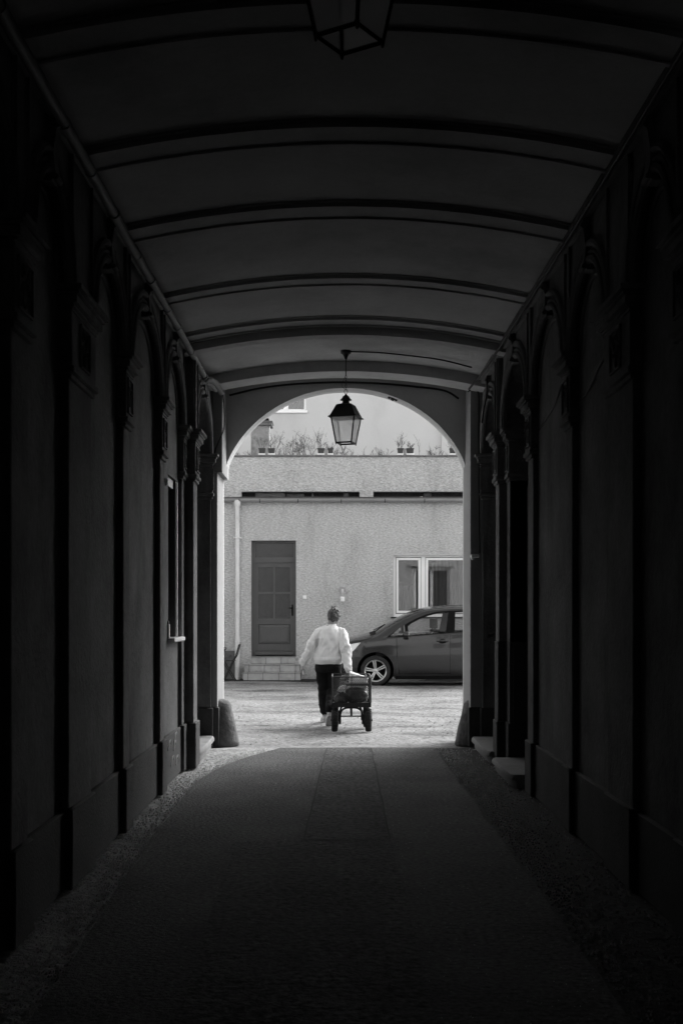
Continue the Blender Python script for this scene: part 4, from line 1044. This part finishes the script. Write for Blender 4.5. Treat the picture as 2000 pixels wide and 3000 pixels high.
# mirror, handles, wipers, sill
for s in (-1, 1):
    yb = CYC+s*(CHW-.07)
    mm = MB(); c_ = Vector((1.43, yb+s*.10, 1.045))
    for k in range(7): pass
    rs = []
    for (d, ry, rz) in ((-.07,.02,.02),(-.06,.06,.05),(-.03,.085,.07),(.01,.095,.078),(.04,.09,.074)):
        rs.append([c_+Vector((d, s*ry*math.cos(a), rz*math.sin(a)*(1 if math.sin(a) > 0 else .8))) for a in [2*math.pi*k/14 for k in range(14)]])
    mm.rings(rs).tube([(1.39, yb-s*.01, .99), (1.41, yb+s*.08, 1.0)], .025, 8)
    mo = obj('wing_mirror', mm, 'paint', CAR)
    obj('mirror_glass', MB().rings([[c_+Vector((d, s*.083*math.cos(a), .066*math.sin(a))) for a in [2*math.pi*k/14 for k in range(14)]] for d in (.041, .046)]), 'alloy', mo)
    for x in (2.17, 3.12):
        z = .915 if x < 3 else .945
        ys = CYC+s*(CHW-.012)
        hm = MB().tube(curve_pts([(x-.115, ys, z+.0), (x-.09, ys+s*.03, z+.004), (x, ys+s*.042, z+.008), (x+.09, ys+s*.03, z+.006), (x+.115, ys, z+.004)], 5), [(.011,.016)]*21, 8, side=(0,1,0))
        ho = obj('door_handle', hm, 'paint', carparts['front_door'+('_n' if s < 0 else '_f')] if x < 3 else carparts['rear_door'+('_n' if s < 0 else '_f')])
        rec = MB().rings([[(x+.085*k_*math.cos(a), ys+s*.0135, z+.042*k_*math.sin(a)) for a in [2*math.pi*k/20 for k in range(20)]] for k_ in (1,)]+[[(x+.08*math.cos(a), ys+s*.0145, z+.038*math.sin(a)) for a in [2*math.pi*k/20 for k in range(20)]]])
        obj('handle_recess', rec, 'trim', carparts['front_door'+('_n' if s < 0 else '_f')] if x < 3 else carparts['rear_door'+('_n' if s < 0 else '_f')])
wp = MB().tube([(.79,CYC-.45,1.10),(1.02,CYC-.1,1.262)],.008,5).tube([(.79,CYC+.15,1.13),(1.02,CYC+.5,1.235)],.008,5)
obj('wiper', wp, 'trim', CAR)
gr = MB().box(-.135, -.09, CYC-.38, CYC+.38, .34, .44, .01).box(-.14, -.10, CYC-.3, CYC+.3, .55, .6, .01)
obj('grille', gr, 'trim', CAR)

# ------------------------------------------------------------------ person
def loft(mb, cs, n=20):
    """cs: (center, rx, ry[, fwd]) stacked ellipses with horizontal-ish rings"""
    rs = []
    for c in cs:
        p, rx, ry = Vector(c[0]), c[1], c[2]; tilt = c[3] if len(c) > 3 else 0
        ring = []
        for k in range(n):
            a = 2*math.pi*k/n; u, v = math.cos(a), math.sin(a); e = .85
            x = rx*math.copysign(abs(u)**e, u); y = ry*math.copysign(abs(v)**e, v)
            ring.append(p+Vector((x, y*math.cos(tilt), y*math.sin(tilt))))
        rs.append(ring)
    return mb.rings(rs)
def remesh(mb, voxel, smooth=6, fn=None, decim=None):
    me = bpy.data.meshes.new('t'); me.from_pydata([tuple(v) for v in mb.v], [], mb.f)
    b_ = bmesh.new(); b_.from_mesh(me); bmesh.ops.recalc_face_normals(b_, faces=b_.faces); b_.to_mesh(me); b_.free()
    o = bpy.data.objects.new('t', me); col.objects.link(o)
    md = o.modifiers.new('r', 'REMESH'); md.mode = 'VOXEL'; md.voxel_size = voxel; md.use_smooth_shade = True
    if smooth: ms = o.modifiers.new('s', 'SMOOTH'); ms.iterations = smooth; ms.factor = .5
    dg = bpy.context.evaluated_depsgraph_get(); dg.update()
    m2 = bpy.data.meshes.new_from_object(o.evaluated_get(dg))
    r_ = MB(); r_.v = [v.co.copy() for v in m2.vertices]; r_.f = [tuple(p.vertices) for p in m2.polygons]
    nr = [v.normal.copy() for v in m2.vertices]
    if fn:
        for i, v in enumerate(r_.v): r_.v[i] = v+nr[i]*fn(v, nr[i])
    bpy.data.objects.remove(o); bpy.data.meshes.remove(me); bpy.data.meshes.remove(m2)
    return r_
PYY = 16.55
def limb(mb, pts, rr, n=12, side=None, sub=6):
    P_ = curve_pts(pts, sub); m = len(pts); rl = []
    for i in range(len(P_)):
        t = i/sub; a = int(min(m-2, t)); f = t-a; q0, q1 = rr[a], rr[a+1]
        if isinstance(q0, tuple): rl.append((q0[0]+(q1[0]-q0[0])*f, q0[1]+(q1[1]-q0[1])*f))
        else: rl.append(q0+(q1-q0)*f)
    mb.tube(P_, rl, n, side=side)
    for e, q in ((P_[0], rl[0]), (P_[-1], rl[-1])):
        r_ = (q[0]+q[1])/2*.97 if isinstance(q, tuple) else q*.97
        if r_ < .05: mb.lathe([(r_*.02,-r_),(r_*.7,-r_*.7),(r_,0),(r_*.7,r_*.7),(r_*.02,r_)], e, 'Z', 10)
    return mb
SHL, ELL, WRL, HDL = Vector((-.262+.03, 16.60, 1.235)), Vector((-.365, 16.52, 1.01)), Vector((-.452, 16.58, .80)), Vector((-.468, 16.62, .755))
SHR, ELR, WRR, HDR = Vector((.065, 16.60, 1.235)), Vector((.135, 16.46, .97)), Vector((.163, 16.36, .72)), Vector((.155, 16.34, .67))
HPL, KNL, ANL = Vector((-.19, 16.56, .80)), Vector((-.165, 16.66, .46)), Vector((-.155, 16.84, .09))
HPR, KNR, ANR = Vector((-.02, 16.56, .80)), Vector((-.05, 16.62, .45)), Vector((-.085, 16.27, .175))
body = MB()
loft(body, [((-.10,16.55,.74),.15,.10), ((-.105,16.55,.82),.165,.115), ((-.105,16.56,.95),.13,.09), ((-.095,16.58,1.1),.135,.09), ((-.085,16.60,1.22),.14,.09), ((-.082,16.62,1.27),.10,.07), ((-.075,16.64,1.32),.085,.07), ((-.07,16.655,1.345),.055,.055)])
limb(body, [(-.075,16.64,1.30),(-.06,16.67,1.36),(-.045,16.70,1.41)], [.056,.054,.056])
# head: skull, jaw, nose, ears, lips, brows (bowed forward, turned slightly right)
hd = MB()
loft(hd, [((0,.0,-.125),.02,.02),((0,.055,-.115),.035,.035),((0,.045,-.095),.05,.055),((0,.02,-.06),.062,.078),((0,.0,-.02),.069,.09),((0,-.005,.02),.074,.096),((0,-.01,.055),.072,.092),((0,-.012,.085),.058,.075),((0,-.012,.104),.034,.045),((0,-.012,.11),.008,.01)], 22)
hd.rings([[(-.006,.085,.01),(.006,.085,.01),(.006,.09,.0),(-.006,.09,.0)],[(-.013,.088,-.03),(.013,.088,-.03),(.013,.112,-.034),(-.013,.112,-.034)],[(-.011,.085,-.045),(.011,.085,-.045),(.009,.103,-.044),(-.009,.103,-.044)]])
for s in (-1, 1):
    hd.rings([[(s*.07+s*dx, -.005+.022*k_*math.cos(a), -.01+.034*k_*math.sin(a)) for a in [2*math.pi*k/12 for k in range(12)]] for dx, k_ in ((-.012,.9),(.004,1),(.012,.85))])
    hd.tube([(s*.012,.088,.018),(s*.03,.089,.022),(s*.045,.078,.018)], .007, 6)
hd.tube([(-.022,.09,-.066),(0,.1,-.064),(.022,.09,-.066)], .008, 6).tube([(-.02,.088,-.078),(0,.098,-.079),(.02,.088,-.078)], .008, 6)
HC = Vector((-.032, 16.72, 1.432)); HM = Matrix.Translation(HC) @ Matrix.Rotation(R(-14), 4, 'Z') @ Matrix.Rotation(R(-34), 4, 'X') @ Matrix.Rotation(R(-4), 4, 'Y')
hd.xf(HM); body.add(hd)
limb(body, [SHL+Vector((.03,0,-.02)), ELL, WRL], [.026,.030,.026]); limb(body, [SHR+Vector((-.03,0,-.02)), ELR, WRR], [.026,.030,.026])
limb(body, [HPL, KNL, ANL], [.075,.055,.038]); limb(body, [HPR, KNR, ANR], [.075,.055,.038])
def hand(mb, wr, d, nrm, thumb, curl):
    d = d.normalized(); nrm = (nrm-d*nrm.dot(d)).normalized(); sd_ = d.cross(nrm)   # sd_: across the palm
    mb.tube([wr-d*.02, wr+d*.01, wr+d*.045, wr+d*.078], [(.02,.024),(.018,.027),(.015,.036),(.012,.037)], 12, side=nrm)
    for k, (off, L) in enumerate(((.030,.068),(.010,.076),(-.011,.070),(-.030,.056))):
        p = wr+d*.072+sd_*off*(-thumb)*-1; dd_ = d.copy(); pts = [p-d*.015, p]
        c = curl*(1+.12*k)
        for q, fr_ in enumerate((.44,.32,.24)):
            dd_ = (Matrix.Rotation(c*(.8 if q == 0 else 1.0), 3, sd_) @ dd_)
            if dd_.dot(nrm) < -.2 and q == 0: pass
            pts.append(pts[-1]+dd_*L*fr_)
        mb.tube(pts, [.0095,.0095,.009,.008,.0065], 8)
        mb.lathe([(.001,-.006),(.005,-.004),(.0065,0),(.005,.004),(.001,.006)], pts[-1], 'Z', 8)
    tp = wr+d*.02+sd_*thumb*.026; td = (d*.6+sd_*thumb*.65+nrm*.45).normalized()
    t2 = (d*.85+sd_*thumb*.15+nrm*.5).normalized()
    mb.tube([tp-td*.008, tp+td*.03, tp+td*.03+t2*.028, tp+td*.03+t2*.05], [.013,.011,.0095,.0075], 8)
hand(body, WRL+Vector((0,0,-.005)), Vector((-.25,.2,-1)), Vector((.9,.2,-.1)), 1, .35)
hand(body, WRR+Vector((0,0,-.01)), Vector((-.10,-.25,-1)), Vector((-.1,-1,.1)), 1, .95)
pb_ = remesh(body, .0052, 2)
PER = obj('person', pb_, 'skin', loc=(-.1, 16.56, 0), smooth=True, label='person seen from behind in pale sweatshirt and black trousers, head bowed, pulling a cart', category='person')
# hair: cap with a small knot, wisps
hr = MB()
loft(hr, [((0,-.06,-.105),.016,.012),((0,-.052,-.085),.040,.03),((0,-.036,-.05),.066,.062),((0,-.022,-.01),.077,.086),((0,-.014,.03),.081,.098),((0,-.014,.065),.079,.096),((0,-.014,.095),.064,.08),((0,-.014,.116),.036,.048),((0,-.014,.122),.01,.01)], 22)
hr.lathe([(.004,-.03),(.022,-.022),(.03,0),(.024,.02),(.005,.03)], (-.01,-.055,.115), 'Z', 14)
hr.tube([(.0,-.03,.11),(-.01,-.055,.12),(-.02,-.075,.145)], [.018,.016,.006], 8)
hr.xf(HM)
hrm = remesh(hr, .006, 3, lambda v, n_: .016*noise.noise(Vector((v.x*45, v.y*45, v.z*12)))+.006*noise.noise(Vector((v.x*130, v.y*130, v.z*30))))
obj('hair', hrm, 'hair', PER, smooth=True)
wsp = MB(); random.seed(5)
for k in range(190):
    a = random.uniform(0, 6.28); rr = random.uniform(.03, .078); z0 = random.uniform(-.09, .1)
    p = Vector((rr*math.cos(a), -.02-.07*abs(math.sin(a)), z0)); q = p+Vector((random.gauss(0,.008), random.gauss(-.012,.008), -random.uniform(.01,.045)))
    p, q = HM @ p, HM @ q; wsp.tube([p, (p+q)/2+Vector((random.gauss(0,.004),0,.002)), q], [.0022,.002,.0006], 4)
for k in range(40):
    p = HM @ Vector((-.01+random.gauss(0,.012), -.06, .135)); q = p+Vector((random.gauss(0,.024), random.gauss(0,.014), random.uniform(-.01,.03))); wsp.tube([p, q], [.002,.0006], 4)
obj('loose_hair', wsp, 'hair', PER)
# sweatshirt
sh = MB()
loft(sh, [((-.105,16.555,.808),.176,.128), ((-.105,16.555,.83),.180,.132), ((-.105,16.555,.87),.192,.145), ((-.104,16.56,.95),.186,.138), ((-.10,16.575,1.06),.176,.13), ((-.092,16.59,1.16),.180,.130), ((-.087,16.61,1.235),.180,.118), ((-.084,16.62,1.28),.140,.10), ((-.078,16.635,1.312),.098,.085), ((-.073,16.65,1.332),.068,.07), ((-.07,16.655,1.343),.062,.064)], 28)
limb(sh, [SHL+Vector((.05,0,.0)), SHL+Vector((-.01,0,-.02)), ELL+Vector((.03,0,.07)), ELL+Vector((-.0,0,-.02)), ELL.lerp(WRL,.55), WRL+Vector((.004,0,.035)), WRL+Vector((.0,0,.0))], [.07,.076,.062,.058,.058,.056,.036], 14)
limb(sh, [SHR+Vector((-.05,0,0)), SHR+Vector((.005,0,-.02)), ELR+Vector((-.02,0,.08)), ELR, ELR.lerp(WRR,.55), WRR+Vector((-.004,0,.04)), WRR+Vector((0,0,.0))], [.07,.076,.072,.068,.064,.054,.038], 14)
def folds(v, n_):
    d = 0
    dl = min((v-ELL).length, (v-WRL).length, (v-ELR).length, (v-WRR).length)
    arm = v.x < -.29 or v.x > .10
    if arm: d += .017*noise.noise(Vector((v.x*16+v.z*9, v.y*9, v.z*15)))+.006*noise.noise(Vector((v.x*30-v.z*12, v.y*15, v.z*34)))*max(.35, 1-dl/.2)
    else:
        d += .020*noise.noise(Vector((v.x*13+v.z*5, v.y*5, v.z*5)))*(1-max(0, min(1, (v.z-1.15)/.1))*.5)
        d += .010*noise.noise(Vector((v.x*26-v.z*9, v.y*8, v.z*13)))
        if v.z < .86: d *= .35
        if v.z > .83 and v.z < .9: d += .006
    # side seams where the sleeves meet the back
    for sx_ in (-.262, .078):
        d -= .006*math.exp(-((v.x-sx_-(1.25-v.z)*(-.02 if sx_ < 0 else .02))/.010)**2)*(1 if v.z > .95 else 0)
    return d
shm = remesh(sh, .0065, 4, folds)
obj('sweatshirt', shm, 'jersey', PER, smooth=True)
rb_ = MB()
# trousers
tr = MB()
loft(tr, [((-.105,16.555,.70),.165,.12), ((-.105,16.555,.76),.176,.128), ((-.105,16.555,.82),.172,.124), ((-.105,16.555,.845),.165,.12)], 24)
limb(tr, [HPL+Vector((.0,0,.0)), HPL.lerp(KNL,.4), KNL, KNL.lerp(ANL,.5), ANL+Vector((0,-.01,.06)), ANL+Vector((0,0,.025))], [.098,.096,.082,.080,.070,.050], 16)
limb(tr, [HPR+Vector((.0,0,.0)), HPR.lerp(KNR,.4), KNR, KNR.lerp(ANR,.5), ANR+Vector((0,.02,.06)), ANR+Vector((0,.0,.02))], [.098,.096,.080,.074,.062,.046], 16)
obj('trousers', remesh(tr, .0075, 4, lambda v, n_: .014*noise.noise(Vector((v.x*9, v.y*9, v.z*15)))+.006*noise.noise(Vector((v.x*25, v.y*25, v.z*34)))*(1 if v.z < .5 else .4)), 'trousers', PER, smooth=True)
# shoes: left planted, right rolling off its toe
def shoe(M_, nm):
    s_ = MB()
    rs = []
    for (y, w_, h0, h1) in ((-.07,.02,.012,.05),(-.055,.034,.002,.075),(-.02,.038,0,.085),(.03,.037,0,.08),(.08,.042,0,.062),(.13,.046,0,.05),(.17,.04,.003,.04),(.195,.02,.012,.03)):
        rs.append([(w_*math.cos(a), y, h0+(h1-h0)*(.5+.5*math.sin(a))) for a in [2*math.pi*k/16 for k in range(16)]])
    s_.rings(rs); so_ = MB(); rs = []
    for (y, w_) in ((-.072,.02),(-.06,.036),(-.02,.041),(.03,.039),(.08,.044),(.13,.048),(.17,.042),(.197,.022)):
        rs.append([(-w_, y, -.012), (w_, y, -.012), (w_, y, .012), (-w_, y, .012)])
    so_.rings(rs); s_.xf(M_); so_.xf(M_)
    o = obj('shoe', remesh(s_, .006, 2), 'shoe', PER, smooth=True); obj('sole', so_, 'shoe', o)
    cl_ = MB().tube([M_ @ Vector((.034*math.cos(a), -.02+.035*math.sin(a), .085)) for a in [2*math.pi*k/14 for k in range(14)]], .007, 6, closed=True)
    obj('collar', cl_, 'shoe', o)
shoe(Matrix.Translation((-.155,16.85,.014)) @ Matrix.Rotation(R(8), 4, 'Z'), 'l')
shoe(Matrix.Translation((-.088,16.25,.10)) @ Matrix.Rotation(R(4), 4, 'Z') @ Matrix.Rotation(R(-38), 4, 'X'), 'r')
obj('neck_rib', MB().tube([Vector((-.072+.064*math.cos(a), 16.652+.066*math.sin(a), 1.342+.012*math.sin(a))) for a in [2*math.pi*k/24 for k in range(24)]], .008, 8, closed=True), 'jersey', PER, smooth=True)

# ------------------------------------------------------------------ garden cart
CR = thing('garden_cart', (.19, 15.8, 0), 'black mesh sided garden cart on four pneumatic tyres pulled by the person', 'cart')
x0, x1, y0, y1, z0, z1 = -.052, .432, 15.42, 16.2, .325, .70
trm = MB()
for (a, b) in (((x0,y0),(x1,y0)),((x1,y0),(x1,y1)),((x1,y1),(x0,y1)),((x0,y1),(x0,y0))):
    d = .004
    trm.box(min(a[0],b[0])-d, max(a[0],b[0])+d, min(a[1],b[1])-d, max(a[1],b[1])+d, z0-.012, z0+.045)
trm.box(x0, x1, y0, y1, z0-.004, z0+.002)
obj('tray', trm, 'iron', CR, smooth=False)
def panel(p, q, nm='side_panel'):
    p, q = Vector(p), Vector(q); h = z1-z0-.05; L = (q-p).length; u = (q-p)/L
    f = MB(); zz = z0+.045
    P = lambda s, t: p+u*s+Vector((0,0,zz+t))
    f.tube([P(0,0), P(0,h-.02), P(.02,h), P(L-.02,h), P(L,h-.02), P(L,0)], .008, 8).tube([P(L/2,0), P(L/2,h)], .005, 6).tube([P(0,h*.5),P(L,h*.5)] , .0025, 5)
    o = obj(nm, f, 'iron', CR)
    m = MB(); st_ = .026; n_ = int((L+h)/st_)
    for k in range(-int(h/st_)-1, n_+1):
        # rising and falling wires clipped to the panel
        for sgn in (1, -1):
            s0 = k*st_; t0, t1 = 0, h
            sa, sb = (s0, s0+h*.9) if sgn > 0 else (s0+h*.9, s0)
            # clip in s
            pts = []
            for (sA, tA, sB, tB) in ((sa, t0, sb, t1),):
                ds = sB-sA
                la = [0, 1]
                for lim in (0, L):
                    tt_ = (lim-sA)/ds
                    if (lim == 0) == (ds > 0): la[0] = max(la[0], tt_)
                    else: la[1] = min(la[1], tt_)
                if la[0] < la[1]: pts = [P(sA+ds*la[0], tA+(tB-tA)*la[0]), P(sA+ds*la[1], tA+(tB-tA)*la[1])]
            if pts: m.tube(pts, .0019, 4, cap=False)
    obj('mesh', m, 'iron', o, smooth=False)
panel((x0,y0,0),(x1,y0,0)); panel((x1,y0+.01,0),(x1,y1-.01,0)); panel((x1,y1,0),(x0,y1,0)); panel((x0,y1-.01,0),(x0,y0+.01,0))
def cwheel(x, y, rot=0):
    prof = [(.05,-.022),(.085,-.034),(.12,-.040),(.137,-.03),(.142,-.012),(.142,.012),(.137,.03),(.12,.040),(.085,.034),(.05,.022)]
    mb = MB().lathe(prof, (0,0,0), 'X', 36)
    tr_ = MB()
    for k in range(22):
        a0 = 2*math.pi*k/22
        for s in (-1, 1):
            pts = [Vector((s*t*.034, (.1435-.06*t*t*.12)*math.cos(a0+s*.0+t*.16), (.1435-.06*t*t*.12)*math.sin(a0+t*.16))) for t in (0,.35,.7,1)]
            tr_.tube(pts, .0045, 5)
    mt = Matrix.Translation((x, y, .146)) @ Matrix.Rotation(R(rot), 4, 'Z')
    mb.xf(mt); tr_.xf(mt)
    o = obj('wheel', mb, 'rubber', CR); obj('tread', tr_, 'rubber', o)
    hb = MB().lathe([(.003,-.028),(.045,-.026),(.055,-.02),(.055,.02),(.045,.026),(.003,.028)], (0,0,0), 'X', 20); hb.lathe([(.003,-.05),(.014,-.05),(.014,.05),(.003,.05)], (0,0,0), 'X', 10); hb.xf(mt)
    obj('hub', hb, 'iron', o)
cwheel(-.022, 15.50, 2); cwheel(.405, 15.50, -4); cwheel(-.01, 16.1, 0); cwheel(.39, 16.1, 0)
for y in (15.53, 16.1):
    ax = MB().tube(curve_pts([(.045,y,.10),(.05,y,.2),(.07,y,.265),(.12,y,.295),(.19,y,.30),(.26,y,.295),(.31,y,.265),(.33,y,.2),(.335,y,.10)], 5), .0125, 8)
    ax.box(.03, .06, y-.03, y+.02, .095, .22).box(.32, .35, y-.03, y+.02, .095, .22).tube([(0,y-.02,.146),(.38,y-.02,.146)] if y > 16 else [(0,y-.03,.146),(.05,y-.03,.146)], .009, 6)
    if y < 16: ax.tube([(.33,y-.03,.146),(.39,y-.03,.146)], .009, 6)
    obj('axle_frame', ax, 'iron', CR)
obj('drawbar_bracket', MB().box(.178, .202, 15.50, 15.54, .205, .315, .004).box(.165, .215, 15.55, 16.15, .29, .312).tube([(.19,15.52,.2),(.19,15.52,.25)], .014, 8), 'iron', CR)
hl = MB().tube(curve_pts([(.19,16.16,.19),(.19,16.28,.23),(.175,16.33,.45),(.163,16.315,.59)], 5), .011, 8)
hl.tube([(.105,16.31,.615),(.155,16.31,.62),(.215,16.31,.615)], .012, 8).tube([(.163,16.315,.58),(.12,16.31,.60),(.105,16.31,.615)], .008, 6).tube([(.163,16.315,.58),(.205,16.31,.60),(.215,16.31,.615)], .008, 6)
obj('pull_handle', hl, 'iron', CR)
# load in the cart
lb = MB()
rs = []
for (z, a, b) in ((.40,.02,0),(.52,.0,.0),(.64,-.01,.01),(.705,.0,.0),(.74,.06,-.02)):
    rs.append([(.16+a,15.75,z),(.39-b*0,15.74,z-.0),(.40,15.98,z-.01),(.17+a,16.0,z)])
for (ax_, bz_) in ((0,0),): pass
shb = remesh(MB().rings([[(.15,15.72,.36),(.39,15.72,.36),(.39,16.0,.36),(.15,16.0,.36)],[(.16,15.70,.60),(.385,15.71,.58),(.39,15.99,.58),(.17,16.0,.62)],[(.175,15.74,.735),(.40,15.73,.68),(.405,15.97,.66),(.18,15.97,.74)]]), .008, 3, lambda v, n_: .012*noise.noise(v*16)+.006*noise.noise(v*38))
obj('white_sack', shb, 'cloth', loc=(.28,15.86,.33), smooth=True, label='crumpled white sack standing up at the back right of the cart', category='sack')
bg_ = MB().lathe([(.004,-.10),(.09,-.095),(.145,-.05),(.155,.0),(.13,.06),(.06,.09),(.004,.095)], (.255,15.58,.46), 'Z', 24)
for v in bg_.v: v.y = 15.58+(v.y-15.58)*.75
obj('dark_bag', remesh(bg_, .008, 3, lambda v, n_: .014*noise.noise(v*13)+.007*noise.noise(v*34)), 'bag', loc=(.255,15.58,.33), smooth=True, label='bulging shiny dark bag lying behind the rear mesh of the cart', category='bag')
b2 = MB().lathe([(.004,-.07),(.06,-.065),(.085,-.02),(.08,.03),(.05,.07),(.02,.11),(.004,.12)], (.055,15.56,.40), 'Z', 18)
obj('crumpled_bag', remesh(b2, .007, 3, lambda v, n_: .016*noise.noise(v*17)+.006*noise.noise(v*40)), 'bag', loc=(.055,15.56,.33), smooth=True, label='small crumpled dark bag in the left corner of the cart', category='bag')
bxr = thing('open_box', (.25, 15.62, .55), 'shallow dark box with a pale rim laid across the load in the cart', 'box')
bb_ = MB(); xa, xb, ya, yb = .10, .405, 15.50, 15.68
bb_.box(xa, xb, ya, yb, .578, .583).box(xa, xb, ya, ya+.006, .583, .60).box(xa, xb, yb-.006, yb, .583, .60).box(xa, xa+.006, ya+.0065, yb-.0065, .583, .60).box(xb-.006, xb, ya+.0065, yb-.0065, .583, .60)
obj('box_body', bb_, 'bag', bxr, smooth=False)
obj('rim', MB().box(xa-.005, xb+.005, ya-.005, ya+.008, .60, .609).box(xa-.005, xb+.005, yb-.008, yb+.005, .60, .609), 'card', bxr)
rg = MB(); rs = []
rag = remesh(MB().rings([[(.03,15.50,.50),(.10,15.49,.50),(.11,15.6,.51),(.04,15.6,.51)],[(.02,15.49,.53),(.11,15.48,.53),(.12,15.61,.53),(.03,15.61,.53)],[(.07,15.5,.585),(.12,15.5,.59),(.12,15.58,.59),(.08,15.58,.58)]]), .006, 2, lambda v, n_: .016*noise.noise(v*22)+.007*noise.noise(v*60))
obj('crumpled_paper', rag, 'cloth', loc=(.07,15.54,.5), smooth=True, label='crumpled pale paper lying on the dark bags in the cart', category='paper')
